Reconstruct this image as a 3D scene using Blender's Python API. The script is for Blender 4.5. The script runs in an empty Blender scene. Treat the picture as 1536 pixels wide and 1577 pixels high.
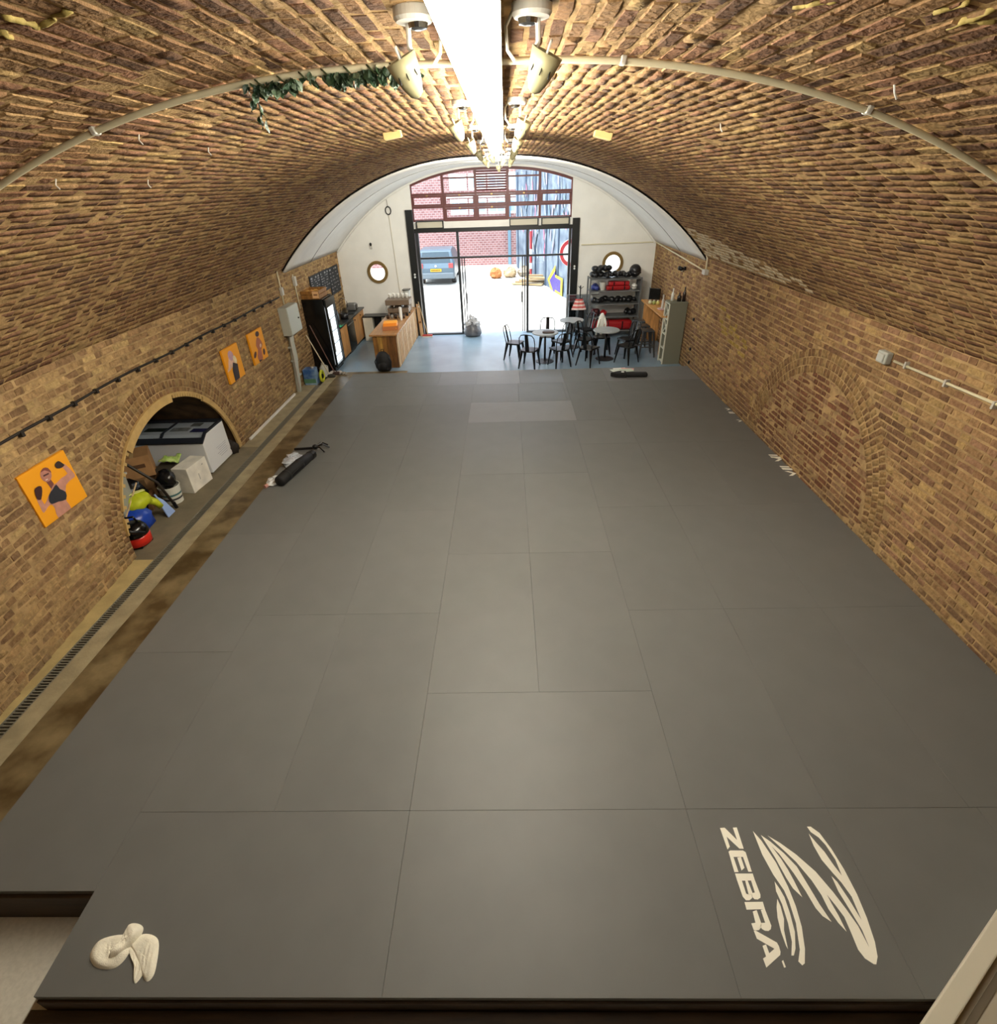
import bpy, bmesh, math, random
import numpy as np
from mathutils import Vector, Matrix
random.seed(7); NR = np.random.RandomState(11)
SC = bpy.context.scene
COL = SC.collection
PI = math.pi

# ------------------------------------------------------------------ camera
F_PX, PITCH, YAW, ROLL, CAM_H = 800.0, 32.33081578, -1.53631142, 1.89786802, 3.846923
_p, _y, _r = (math.radians(a) for a in (PITCH, YAW, ROLL))
_f = np.array([math.sin(_y)*math.cos(_p), math.cos(_y)*math.cos(_p), -math.sin(_p)])
_rt = np.array([math.cos(_y), -math.sin(_y), 0.0]); _dn = np.cross(_f, _rt)
_R2 = math.cos(_r)*_rt + math.sin(_r)*_dn
_D2 = -math.sin(_r)*_rt + math.cos(_r)*_dn
CAM_R = np.array([_R2, _D2, _f]); CAM_C = np.array([0.0, 0.0, CAM_H])
cam_data = bpy.data.cameras.new('camera')
cam_data.sensor_fit = 'HORIZONTAL'; cam_data.sensor_width = 36.0
cam_data.lens = F_PX/1536*36.0; cam_data.clip_start = 0.05; cam_data.clip_end = 200
cam = bpy.data.objects.new('camera', cam_data); COL.objects.link(cam)
cam.matrix_world = Matrix(((_R2[0], -_D2[0], -_f[0], 0), (_R2[1], -_D2[1], -_f[1], 0), (_R2[2], -_D2[2], -_f[2], CAM_H), (0, 0, 0, 1)))
SC.camera = cam

# ------------------------------------------------------------------ world, sun, exposure
world = bpy.data.worlds.new('overcast_sky'); SC.world = world; world.use_nodes = True
wn = world.node_tree.nodes['Background']
wn.inputs[0].default_value = (0.80, 0.90, 1.0, 1); wn.inputs[1].default_value = 5.4
sun_d = bpy.data.lights.new('sun', 'SUN'); sun_d.energy = 9.0; sun_d.angle = 0.01; sun_d.color = (1, 0.95, 0.88)
sun = bpy.data.objects.new('sun', sun_d); COL.objects.link(sun)
sun.rotation_euler = (math.radians(4), math.radians(-22), 0)
LED_STRENGTH = 112.0
SC.view_settings.view_transform = 'Standard'; SC.view_settings.look = 'None'
SC.view_settings.exposure = 0.3; SC.view_settings.gamma = 1.0; SC.view_settings.use_curve_mapping = False

# ------------------------------------------------------------------ photograph pixel -> point on a known plane
def _ray(x, y):
    return np.array([(x-768.0)/F_PX, (y-788.5)/F_PX, 1.0]) @ CAM_R
def _hit(x, y, ax, v):
    d = _ray(x, y); t = (v-CAM_C[ax])/d[ax]
    return CAM_C + t*d
def onZ(x, y, z=0.0): return _hit(x, y, 2, z)
def onY(x, y, v): return _hit(x, y, 1, v)
def onX(x, y, v): return _hit(x, y, 0, v)
def project(P):
    q = (np.asarray(P)-CAM_C) @ CAM_R.T
    return np.c_[768+F_PX*q[:, 0]/q[:, 2], 788.5+F_PX*q[:, 1]/q[:, 2]], q[:, 2]

# ------------------------------------------------------------------ materials
def lin(c):
    return tuple(((v/255)/12.92 if v/255 <= .04045 else ((v/255+.055)/1.055)**2.4) for v in c[:3])
_M = {}
def mat(name, col=(128, 128, 128), rough=.6, metal=0., var=0., vscale=6., bump=0., bscale=40., spec=.5, col2=None, stretch=None, detail=4.):
    if name in _M: return _M[name]
    m = bpy.data.materials.new(name); m.use_nodes = True; nt = m.node_tree; b = nt.nodes['Principled BSDF']
    c = lin(col); b.inputs['Base Color'].default_value = (*c, 1)
    b.inputs['Roughness'].default_value = rough; b.inputs['Metallic'].default_value = metal
    b.inputs['Specular IOR Level'].default_value = spec
    tc = nt.nodes.new('ShaderNodeTexCoord'); src = tc.outputs['Object']
    if stretch:
        mp = nt.nodes.new('ShaderNodeMapping'); mp.inputs['Scale'].default_value = stretch
        nt.links.new(src, mp.inputs[0]); src = mp.outputs[0]
    if var > 0 or col2:
        n = nt.nodes.new('ShaderNodeTexNoise'); n.inputs['Scale'].default_value = vscale; n.inputs['Detail'].default_value = detail
        nt.links.new(src, n.inputs['Vector'])
        r = nt.nodes.new('ShaderNodeValToRGB')
        c2 = lin(col2) if col2 else tuple(min(1, v*(1+var)) for v in c)
        c1 = c if col2 else tuple(v*(1-var) for v in c)
        r.color_ramp.elements[0].position = .36; r.color_ramp.elements[1].position = .64
        r.color_ramp.elements[0].color = (*c1, 1); r.color_ramp.elements[1].color = (*c2, 1)
        nt.links.new(n.outputs['Fac'], r.inputs[0]); nt.links.new(r.outputs[0], b.inputs['Base Color'])
    if bump > 0:
        n2 = nt.nodes.new('ShaderNodeTexNoise'); n2.inputs['Scale'].default_value = bscale; n2.inputs['Detail'].default_value = 3
        nt.links.new(src, n2.inputs['Vector'])
        bp = nt.nodes.new('ShaderNodeBump'); bp.inputs['Strength'].default_value = bump; bp.inputs['Distance'].default_value = .01
        nt.links.new(n2.outputs['Fac'], bp.inputs['Height']); nt.links.new(bp.outputs[0], b.inputs['Normal'])
    _M[name] = m; return m
def emat(name, col, strength):
    if name in _M: return _M[name]
    m = bpy.data.materials.new(name); m.use_nodes = True; nt = m.node_tree
    nt.nodes.remove(nt.nodes['Principled BSDF'])
    e = nt.nodes.new('ShaderNodeEmission'); e.inputs[0].default_value = (*col, 1); e.inputs[1].default_value = strength
    nt.links.new(e.outputs[0], nt.nodes['Material Output'].inputs[0]); _M[name] = m; return m
def glassmat(name, tint=(1, 1, 1), gloss=.08):
    if name in _M: return _M[name]
    m = bpy.data.materials.new(name); m.use_nodes = True; nt = m.node_tree
    nt.nodes.remove(nt.nodes['Principled BSDF'])
    t = nt.nodes.new('ShaderNodeBsdfTransparent'); t.inputs[0].default_value = (*tint, 1)
    g = nt.nodes.new('ShaderNodeBsdfGlossy'); g.inputs['Roughness'].default_value = .02
    mx = nt.nodes.new('ShaderNodeMixShader'); mx.inputs[0].default_value = gloss
    nt.links.new(t.outputs[0], mx.inputs[1]); nt.links.new(g.outputs[0], mx.inputs[2])
    nt.links.new(mx.outputs[0], nt.nodes['Material Output'].inputs[0]); _M[name] = m; return m
def brickmat(name, bump=.7):
    """colour per brick from the mesh attribute 'tone' (joined bricks) or the object's colour (single bricks)"""
    if name in _M: return _M[name]
    m = bpy.data.materials.new(name); m.use_nodes = True; nt = m.node_tree; N = nt.nodes; L = nt.links
    b = N['Principled BSDF']; b.inputs['Roughness'].default_value = .92; b.inputs['Specular IOR Level'].default_value = .2
    at = N.new('ShaderNodeAttribute'); at.attribute_name = 'tone'
    oi = N.new('ShaderNodeObjectInfo')
    ad = N.new('ShaderNodeMixRGB'); ad.blend_type = 'ADD'; ad.inputs[0].default_value = 1
    L.new(at.outputs['Color'], ad.inputs[1]); L.new(oi.outputs['Color'], ad.inputs[2])
    ge = N.new('ShaderNodeNewGeometry')
    n = N.new('ShaderNodeTexNoise'); n.inputs['Scale'].default_value = 20; n.inputs['Detail'].default_value = 3; n.inputs['Roughness'].default_value = .65
    L.new(ge.outputs['Position'], n.inputs['Vector'])
    r = N.new('ShaderNodeValToRGB'); r.color_ramp.elements[0].position = .3; r.color_ramp.elements[1].position = .72
    r.color_ramp.elements[0].color = (.66, .64, .62, 1); r.color_ramp.elements[1].color = (1.32, 1.31, 1.28, 1)
    L.new(n.outputs['Fac'], r.inputs[0])
    mu = N.new('ShaderNodeMixRGB'); mu.blend_type = 'MULTIPLY'; mu.inputs[0].default_value = 1
    L.new(ad.outputs[0], mu.inputs[1]); L.new(r.outputs[0], mu.inputs[2])
    L.new(mu.outputs[0], b.inputs['Base Color'])
    n2 = N.new('ShaderNodeTexNoise'); n2.inputs['Scale'].default_value = 38; n2.inputs['Detail'].default_value = 3
    L.new(ge.outputs['Position'], n2.inputs['Vector'])
    bp = N.new('ShaderNodeBump'); bp.inputs['Strength'].default_value = bump; bp.inputs['Distance'].default_value = .02
    L.new(n2.outputs['Fac'], bp.inputs['Height']); L.new(bp.outputs[0], b.inputs['Normal'])
    _M[name] = m; return m

# ------------------------------------------------------------------ mesh helpers
def rz(a): return Matrix.Rotation(a, 4, 'Z')
def rx(a): return Matrix.Rotation(a, 4, 'X')
def ry(a): return Matrix.Rotation(a, 4, 'Y')
def tr(x, y, z): return Matrix.Translation((x, y, z))
class MB:
    def __init__(s): s.v = []; s.f = []
    def add(s, vs, fs, M=None):
        n = len(s.v)
        if M is not None: vs = [M @ Vector(p) for p in vs]
        s.v += [tuple(p) for p in vs]; s.f += [tuple(i+n for i in f) for f in fs]; return s
    def box(s, c, d, M=None, taper=1., tx=None, ty=None):
        x, y, z = (k/2 for k in d); tx = taper if tx is None else tx; ty = taper if ty is None else ty
        vs = [(-x, -y, -z), (x, -y, -z), (x, y, -z), (-x, y, -z), (-x*tx, -y*ty, z), (x*tx, -y*ty, z), (x*tx, y*ty, z), (-x*tx, y*ty, z)]
        T = tr(*c) if M is None else M @ tr(*c)
        return s.add(vs, [(3, 2, 1, 0), (4, 5, 6, 7), (0, 1, 5, 4), (1, 2, 6, 5), (2, 3, 7, 6), (3, 0, 4, 7)], T)
    def span(s, a, b, M=None):
        return s.box([(a[i]+b[i])/2 for i in range(3)], [abs(b[i]-a[i]) for i in range(3)], M)
    def bar(s, p, q, w, h=None, up=(0, 0, 1), w2=None, h2=None):
        p = Vector(p); q = Vector(q); d = (q-p); h = w if h is None else h
        w2 = w if w2 is None else w2; h2 = h if h2 is None else h2
        z = d.normalized(); u = Vector(up)
        if abs(z.dot(u)) > .98: u = Vector((0, 1, 0)) if abs(z.y) < .9 else Vector((1, 0, 0))
        x = u.cross(z).normalized(); y = z.cross(x)
        vs = []
        for c, a, b in ((p, w, h), (q, w2, h2)):
            vs += [c-x*a/2-y*b/2, c+x*a/2-y*b/2, c+x*a/2+y*b/2, c-x*a/2+y*b/2]
        return s.add(vs, [(3, 2, 1, 0), (4, 5, 6, 7), (0, 1, 5, 4), (1, 2, 6, 5), (2, 3, 7, 6), (3, 0, 4, 7)])
    def tube(s, pts, r, n=8, cap=True, closed=False):
        P = [Vector(p) for p in pts]; k = len(P); R = r if isinstance(r, (list, tuple)) else [r]*k
        vs = []; prev = None
        for i, p in enumerate(P):
            if closed: d = P[(i+1) % k]-P[i-1]
            else: d = P[min(i+1, k-1)]-P[max(i-1, 0)]
            d.normalize()
            if prev is None:
                u = Vector((0, 0, 1)) if abs(d.z) < .9 else Vector((1, 0, 0))
                x = u.cross(d).normalized()
            else:
                x = (prev-d*prev.dot(d)).normalized()
            prev = x; y = d.cross(x)
            vs += [p+(x*math.cos(2*PI*j/n)+y*math.sin(2*PI*j/n))*R[i] for j in range(n)]
        fs = []
        for i in range(k if closed else k-1):
            a = i*n; b = ((i+1) % k)*n
            fs += [(a+j, a+(j+1) % n, b+(j+1) % n, b+j) for j in range(n)]
        if cap and not closed:
            fs += [tuple(range(n-1, -1, -1)), tuple((k-1)*n+j for j in range(n))]
        return s.add(vs, fs)
    def lathe(s, prof, M=None, n=20, sy=1., cap=True):
        vs = []; fs = []; k = len(prof)
        for r, z in prof: vs += [(r*math.cos(2*PI*j/n), r*sy*math.sin(2*PI*j/n), z) for j in range(n)]
        for i in range(k-1): fs += [(i*n+j, i*n+(j+1) % n, (i+1)*n+(j+1) % n, (i+1)*n+j) for j in range(n)]
        if cap: fs += [tuple(range(n-1, -1, -1)), tuple((k-1)*n+j for j in range(n))]
        return s.add(vs, fs, M)
    def ell(s, c, r, M=None, n=14, m=8, noise=0., seed=0):
        rnd = random.Random(seed); vs = []; fs = []
        for i in range(m+1):
            t = -PI/2+PI*i/m
            for j in range(n):
                k = 1+noise*(rnd.random()-.5)
                vs.append((c[0]+r[0]*k*math.cos(t)*math.cos(2*PI*j/n), c[1]+r[1]*k*math.cos(t)*math.sin(2*PI*j/n), c[2]+r[2]*k*math.sin(t)))
        for i in range(m): fs += [(i*n+j, i*n+(j+1) % n, (i+1)*n+(j+1) % n, (i+1)*n+j) for j in range(n)]
        return s.add(vs, fs, M)
    def prism(s, poly, to3, t=0.):
        """poly in 2-D, to3(a, b, d) -> 3-D point; t = thickness (0: one flat face)"""
        n = len(poly); vs = [to3(a, b, 0) for a, b in poly]
        if t == 0: return s.add(vs, [tuple(range(n))])
        vs += [to3(a, b, t) for a, b in poly]
        return s.add(vs, [tuple(range(n-1, -1, -1)), tuple(range(n, 2*n))]+[(i, (i+1) % n, n+(i+1) % n, n+i) for i in range(n)])
    def grid(s, nx, ny, fn):
        vs = [fn(i/nx, j/ny) for j in range(ny+1) for i in range(nx+1)]
        return s.add(vs, [(j*(nx+1)+i, j*(nx+1)+i+1, (j+1)*(nx+1)+i+1, (j+1)*(nx+1)+i) for j in range(ny) for i in range(nx)])
    def mesh(s, name, smooth=False, fix=True):
        me = bpy.data.meshes.new(name); me.from_pydata(s.v, [], s.f); me.update()
        if fix:
            bm = bmesh.new(); bm.from_mesh(me); bmesh.ops.recalc_face_normals(bm, faces=bm.faces); bm.to_mesh(me); bm.free()
        if smooth:
            for p in me.polygons: p.use_smooth = True
        return me
    def build(s, name, m, parent=None, bevel=0., smooth=False, label=None, solid=0., sub=0, fix=True, seg=2):
        me = s.mesh(name, smooth, fix); me.materials.append(m)
        o = bpy.data.objects.new(name, me); COL.objects.link(o)
        if parent is not None: o.parent = parent
        if solid:
            q = o.modifiers.new('thick', 'SOLIDIFY'); q.thickness = solid; q.offset = 0
        if sub:
            q = o.modifiers.new('sub', 'SUBSURF'); q.levels = sub; q.render_levels = sub
        if bevel:
            q = o.modifiers.new('bevel', 'BEVEL'); q.width = bevel; q.segments = seg; q.limit_method = 'ANGLE'; q.angle_limit = .6
            q.harden_normals = False
        if label: o['label'] = label
        return o
def tag(o, label=None, cat=None, group=None, kind=None):
    if label: o['label'] = label
    if cat: o['category'] = cat
    if group: o['group'] = group
    if kind: o['kind'] = kind
    return o
def struct(o): o['kind'] = 'structure'; return o
def thing(name, label, cat, loc=(0, 0, 0), rot=0., group=None):
    o = bpy.data.objects.new(name, None); COL.objects.link(o); o.empty_display_size = .1
    o.location = loc; o.rotation_euler = (0, 0, rot) if not isinstance(rot, (tuple, list)) else rot
    return tag(o, label, cat, group)
def copy_thing(root, loc, rot, label=None, group=None):
    r = root.copy(); COL.objects.link(r); r.location = loc; r.rotation_euler = (0, 0, rot) if not isinstance(rot, (tuple, list)) else rot
    if label: r['label'] = label
    if group: r['group'] = group
    for ch in list(root.children):
        c = ch.copy(); COL.objects.link(c); c.parent = r
        for g in list(ch.children):
            d = g.copy(); COL.objects.link(d); d.parent = c
    return r
def smoothed(o, ang=.7):
    o.data.shade_smooth() if hasattr(o.data, 'shade_smooth') else None
    return o

# ================================================================== STRUCTURE
ZF = -0.15                 # concrete floor; the mat tops are z = 0
XR = 4.35                  # right wall face
SPR, RISE = 2.35, 1.98     # springing height and rise of the vault
Y_V0, Y_V1, Y_END = -2.0, 12.45, 16.85
def xL(Y): return -4.93 + .24*np.clip((6.0-np.asarray(Y, float))/3.0, 0, 1)
_hw0 = 4.64; _Rc = (_hw0**2+RISE**2)/(2*RISE)
def vz(u):
    u = np.abs(u); c = (np.sqrt(_Rc**2-(u*_hw0)**2)-(_Rc-RISE))/RISE
    w = u**1.3
    return SPR + RISE*(c + .18*w*(1-w))
def vX(u, Y):
    l = xL(Y); return (l+XR)/2 + u*(XR-l)/2
# arc length table
_u = np.linspace(-1, 1, 2001); _x = _u*_hw0; _z = vz(_u)
_s = np.concatenate([[0], np.cumsum(np.hypot(np.diff(_x), np.diff(_z)))]); ARC = _s[-1]
def vault_at(s):
    u = np.interp(s, _s, _u); e = 1e-3
    dx = 2*e*_hw0; dz = vz(np.clip(u+e, -1, 1))-vz(np.clip(u-e, -1, 1)); n = np.hypot(dx, dz)
    return u, dx/n, dz/n

M_BRICK = brickmat('weathered_stock_brick')
M_MORTAR = mat('lime_mortar', (166, 136, 94), .95, var=.28, vscale=9, bump=.8, bscale=45, spec=.15)
M_MORTAR_W = mat('wall_mortar', (166, 138, 98), .95, var=.25, vscale=7, bump=.7, bscale=50, spec=.15)

# one brick: chamfered face, length along x, height along y, face towards +z (unit length and height)
_bx = np.array([-.5, -.462, 0., .462, .5]); _by = np.array([-.5, -.38, .38, .5])
_BV = []
for _j in range(4):
    for _i in range(5):
        edge = _i in (0, 4) or _j in (0, 3)
        _BV.append((_bx[_i], _by[_j], -.014 if edge else 0.))
_BV = np.array(_BV); _BF = np.array([(j*5+i, j*5+i+1, (j+1)*5+i+1, (j+1)*5+i) for j in range(3) for i in range(4)])
_EDGE = _BV[:, 2] < -.01
def brick_variant(k):
    r = np.random.RandomState(k+50); v = _BV.copy()
    v[:, 0] += r.uniform(-.018, .018, 20)*(~_EDGE); v[:, 1] += r.uniform(-.06, .06, 20)*(~_EDGE)
    v[:, 2] += r.uniform(-.0035, .003, 20)*(~_EDGE)
    return v
BVAR = [brick_variant(k) for k in range(12)]
_brick_me = []
for k in range(12):
    me = bpy.data.meshes.new('brick'); me.from_pydata([tuple(p) for p in BVAR[k]], [], [tuple(int(i) for i in f) for f in _BF]); me.materials.append(M_BRICK)
    _brick_me.append(me)

def lay_bricks(parent, P, ex, ey, ez, L, H, col, n_single=300):
    """the n_single bricks that show largest become objects, the rest one joined part"""
    P = np.asarray(P); n = len(P); L = np.asarray(L); H = np.asarray(H); col = np.asarray(col)
    ex, ey, ez = (np.broadcast_to(a, (n, 3)) for a in (ex, ey, ez))
    px, dep = project(P)
    vis = (dep > .1) & (px[:, 0] > 5) & (px[:, 0] < 1531) & (px[:, 1] > 5) & (px[:, 1] < 1572)
    view = (CAM_C-P); dist = np.linalg.norm(view, axis=1); cosv = np.abs((view*ez).sum(1))/dist
    score = np.where(vis, L*H*cosv/dist**2, -1)
    order = np.argsort(-score); single = order[:n_single]; single = single[score[single] > 0]
    rest = np.setdiff1d(np.arange(n), single)
    kv = NR.randint(0, 12, n)
    for i in single:
        o = bpy.data.objects.new('brick', _brick_me[kv[i]]); COL.objects.link(o); o.parent = parent
        X, Y, Z = ex[i]*L[i], ey[i]*H[i], ez[i]
        o.matrix_local = Matrix(((X[0], Y[0], Z[0], P[i][0]), (X[1], Y[1], Z[1], P[i][1]), (X[2], Y[2], Z[2], P[i][2]), (0, 0, 0, 1)))
        o.color = (*col[i], 1)
    V = np.stack(BVAR)[kv[rest]]                       # m,20,3
    W = (P[rest][:, None] + V[:, :, :1]*(ex[rest]*L[rest][:, None])[:, None] + V[:, :, 1:2]*(ey[rest]*H[rest][:, None])[:, None] + V[:, :, 2:3]*ez[rest][:, None])
    m = len(rest); F = (_BF[None]+(np.arange(m)*20)[:, None, None]).reshape(-1, 4)
    me = bpy.data.meshes.new('brickwork'); me.vertices.add(m*20); me.vertices.foreach_set('co', W.reshape(-1).astype(np.float32))
    me.loops.add(len(F)*4); me.loops.foreach_set('vertex_index', F.reshape(-1).astype(np.int32))
    me.polygons.add(len(F)); me.polygons.foreach_set('loop_start', np.arange(len(F), dtype=np.int32)*4); me.polygons.foreach_set('loop_total', np.full(len(F), 4, np.int32))
    me.update(calc_edges=True)
    a = me.attributes.new('tone', 'FLOAT_COLOR', 'POINT')
    a.data.foreach_set('color', np.concatenate([np.repeat(col[rest], 20, 0), np.ones((m*20, 1))], 1).reshape(-1).astype(np.float32))
    me.materials.append(M_BRICK)
    o = bpy.data.objects.new('brickwork', me); COL.objects.link(o); o.parent = parent; o.color = (0, 0, 0, 1); o['kind'] = 'stuff'
    return o
def tones(n, pal, w=None, jit=.12):
    pal = np.array([lin(c) for c in pal])*np.array([1, 1.05, 1.2]); k = NR.choice(len(pal), n, p=w)
    return pal[k]*(1+NR.uniform(-jit, jit, (n, 1)))

# ---- vault (ceiling): mortar shell with courses of bricks running down the tunnel
def vault_shell(y0, y1, off, ny):
    mb = MB()
    mb.grid(90, ny, lambda a, b: (lambda u, Y: (float(vX(u, Y))*1.0 + off*(u*.55), Y, float(vz(u))+off*math.sqrt(1-(u*.55)**2)))(a*2-1, y0+(y1-y0)*b))
    return mb
ceiling = struct(vault_shell(Y_V0, Y_V1, .0035, 30).build('ceiling', M_MORTAR, smooth=True, fix=False))
for p in ceiling.data.polygons: p.flip()
P, EX, EY, EZ, LL, HH = [], [], [], [], [], []
pitch = .0785; nc = int(ARC/pitch)
for i in range(nc):
    u, tx, tz = vault_at((i+.5)*ARC/nc)
    y = .9 + NR.uniform(0, .24)
    while y < Y_V1-.06:
        L = NR.choice([.222, .222, .222, .222, .108]) + NR.uniform(-.008, .008)
        if y+L > Y_V1: L = Y_V1-y-.005
        Y = y+L/2; pr = NR.uniform(-.002, .004)
        if NR.rand() < .04: pr -= .004
        nrm = np.array([tz, 0, -tx])
        P.append(np.array([vX(u, Y), Y, vz(u)])+nrm*pr); tw = NR.uniform(-.012, .012)
        EX.append((0, 1, tw)); EY.append((tx, 0, tz)); EZ.append(nrm); LL.append(L); HH.append(pitch-.012+NR.uniform(-.006, .002))
        y += L+.011+NR.uniform(-.002, .004)
P = np.array(P)
C = tones(len(P), [(130, 96, 62), (142, 108, 70), (114, 80, 54), (152, 120, 78), (102, 74, 52), (134, 96, 68), (156, 126, 78)], [.24, .2, .18, .1, .1, .12, .06])
_n1 = np.sin(P[:, 1]*.9+P[:, 0]*.7)+np.sin(P[:, 0]*1.9-P[:, 1]*.35+1)
C *= (.88*(1+.10*_n1))[:, None]
# pale lime bloom low on the right haunch
bl = (P[:, 1] > 7.8) & (P[:, 1] < 12.4) & (P[:, 2] > 2.42+.0*P[:, 1]) & (P[:, 2] < 2.55+.10*(P[:, 1]-7.8)) & (P[:, 0] > 3)
bl &= NR.rand(len(P)) < .8
C[bl] = C[bl]*.2+np.array(lin((214, 200, 170)))*.8
lay_bricks(ceiling, P, np.array(EX), np.array(EY), np.array(EZ), LL, HH, C)

# ---- side walls
ARC_C, ARC_A, ARC_B = 7.0, 1.63, 1.52        # storage arch on the left: centre along the tunnel, half width, rise above the floor
def in_arch(Y, z, g=0., c=ARC_C, a=ARC_A, b=ARC_B): return ((Y-c)/(a+g))**2+((z-ZF)/(b+g))**2 < 1
def wall_backing(xf, side, hole):
    """mortar plane of a side wall; the arch hole is cut as a polygon edge"""
    mb = MB(); d = -.006 if side < 0 else .006
    if not hole:
        mb.grid(40, 1, lambda a, b: (float(xf(Y_V0+(Y_END-Y_V0)*a))+d, Y_V0+(Y_END-Y_V0)*a, -.5+(SPR+.03+.5)*b))
        return mb
    top = [(Y, SPR+.03) for Y in np.linspace(ARC_C-ARC_A, ARC_C+ARC_A, 41)]
    arc = [(ARC_C-ARC_A*math.cos(PI*k/40), ZF+ARC_B*math.sin(PI*k/40)) for k in range(41)]
    top = [(a[0], SPR+.03) for a in arc]
    vs = [(float(xf(y))+d, y, z) for y, z in arc+top]
    mb.add(vs, [(k, k+1, 42+k, 41+k) for k in range(40)])
    for y0, y1 in ((Y_V0, ARC_C-ARC_A), (ARC_C+ARC_A, Y_END)):
        mb.grid(20, 1, lambda a, b: (float(xf(y0+(y1-y0)*a))+d, y0+(y1-y0)*a, -.5+(SPR+.03+.5)*b))
    mb.grid(4, 1, lambda a, b: (float(xf(ARC_C))+d, ARC_C-ARC_A+2*ARC_A*a, -.5+(ZF+.5)*b))
    return mb
def side_wall(name, xf, side, pal, w, hole_c, hole_a, hole_b, blind):
    wall = struct(wall_backing(xf, side, not blind).build(name, M_MORTAR_W, fix=False))
    P, L, H, K = [], [], [], []
    cp = .0785; n = int((SPR-ZF)/cp); RING = .345
    for i in range(n):
        z = ZF+.004+(i+.5)*(SPR-ZF)/n; y = 1.2+(.17 if i % 2 else 0)+NR.uniform(-.03, .03); k = i % 2
        while y < Y_END-.03:
            L0 = (.215 if k % 2 else .103)+NR.uniform(-.006, .006); k += 1
            if y+L0 > Y_END: break
            Y = y+L0/2; y += L0+.007
            ins = in_arch(Y, z, 0, hole_c, hole_a, hole_b); ring = in_arch(Y, z, RING, hole_c, hole_a, hole_b) and not ins
            if ring or (ins and not blind): continue
            e = [in_arch(Y+s*L0/2, z, RING-.03, hole_c, hole_a, hole_b) for s in (-1, 1)]
            if not ins and any(e): L0 *= .6; Y += (-.2*L0/.6) if e[1] else (.2*L0/.6)
            pr = NR.uniform(-.003, .005)
            if ins: pr -= .004
            P.append((float(xf(Y))-side*pr*1.0, Y, z)); L.append(L0); H.append(cp-.010+NR.uniform(-.003, .002)); K.append(1 if ins else 0)
    N0 = len(P); EX = [(0, -side, 0)]*N0; EY = [(0, 0, 1)]*N0
    # three rings of radial half bricks round the arch
    for q in range(3):
        g = .058+q*.113; a, b = hole_a+g, hole_b+g
        th = np.linspace(0, PI, 2000); pts = np.c_[hole_c-a*np.cos(th), ZF+b*np.sin(th)]
        s = np.concatenate([[0], np.cumsum(np.hypot(*np.diff(pts, axis=0).T))]); m = int(s[-1]/.083)
        for j in range(m):
            t = np.interp((j+.5)*s[-1]/m, s, th); Y = hole_c-a*math.cos(t); z = ZF+b*math.sin(t)
            ty, tz = a*math.sin(t), b*math.cos(t); nn = math.hypot(ty, tz); ty /= nn; tz /= nn
            P.append((float(xf(Y))-side*NR.uniform(-.003, .004), Y, z)); L.append(.102); H.append(.070); K.append(2)
            # brick length is radial, height tangential
            r = (0, -tz, ty)                         # outward radial
            if side < 0: EX.append(r); EY.append((0, -ty, -tz)) if np.cross(r, (0, -ty, -tz))[0] > 0 else EY.append((0, ty, tz))
            else: EX.append(r); EY.append((0, ty, tz)) if np.cross(r, (0, ty, tz))[0] < 0 else EY.append((0, -ty, -tz))
    P = np.array(P); K = np.array(K); EZ = np.array([(-side, 0, 0)]*len(P))
    C = tones(len(P), pal, w)*1.15
    C *= (1+.10*(np.sin(P[:, 1]*1.3+P[:, 2]*2.1)+np.sin(P[:, 1]*.45-P[:, 2]*3)))[:, None]
    C[K == 1] = tones((K == 1).sum(), [(124, 84, 58), (136, 98, 68), (112, 74, 52), (146, 112, 80)])
    C[K == 2] = tones((K == 2).sum(), [(146, 114, 72), (132, 100, 66), (152, 122, 78), (126, 94, 62)])
    # grey dirt splash on the lowest courses
    low = np.clip((.35-P[:, 2])/.5, 0, 1)*(NR.rand(len(P)) < .7)*.55
    C = C*(1-low[:, None])+np.array(lin((128, 112, 86)))*low[:, None]
    return wall, P, np.array(EX, float), np.array(EY, float), EZ, L, H, C
wl = side_wall('wall_left', xL, -1, [(148, 118, 78), (132, 102, 68), (158, 128, 84), (122, 94, 64), (140, 110, 74), (164, 136, 88)], [.24, .22, .18, .14, .14, .08], ARC_C, ARC_A, ARC_B, False)
wall_left = wl[0]; lay_bricks(*wl)
wr = side_wall('wall_right', lambda Y: XR+0*np.asarray(Y), 1, [(140, 108, 72), (126, 94, 64), (152, 120, 78), (116, 86, 60), (134, 100, 72), (158, 128, 80)], [.24, .22, .16, .14, .16, .08], 7.0, 1.60, 1.62, True)
wall_right = wr[0]
C = wr[7]; P = wr[1]
yel = (np.abs(P[:, 1]-10.4) < .75) & (np.abs(P[:, 2]-1.25-(P[:, 1]-10.4)*.25) < .22) & (NR.rand(len(P)) < .45)   # old yellow spray paint
C[yel] = .45*C[yel]+.55*np.array(lin((180, 156, 66)))
lay_bricks(*wr)

# ---- white plastered end bay
M_WHITE = mat('white_wall_paint', (232, 230, 222), .7, var=.03, vscale=2.5, bump=.08, bscale=30)
M_SOFFIT = mat('white_soffit_paint', (232, 231, 226), .6, var=.03, vscale=3, bump=.1, bscale=15)
soff = vault_shell(Y_V1, Y_END+.3, -.035, 8)
o = struct(soff.build('ceiling_end_bay', M_SOFFIT, smooth=True, solid=.05))
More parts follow.
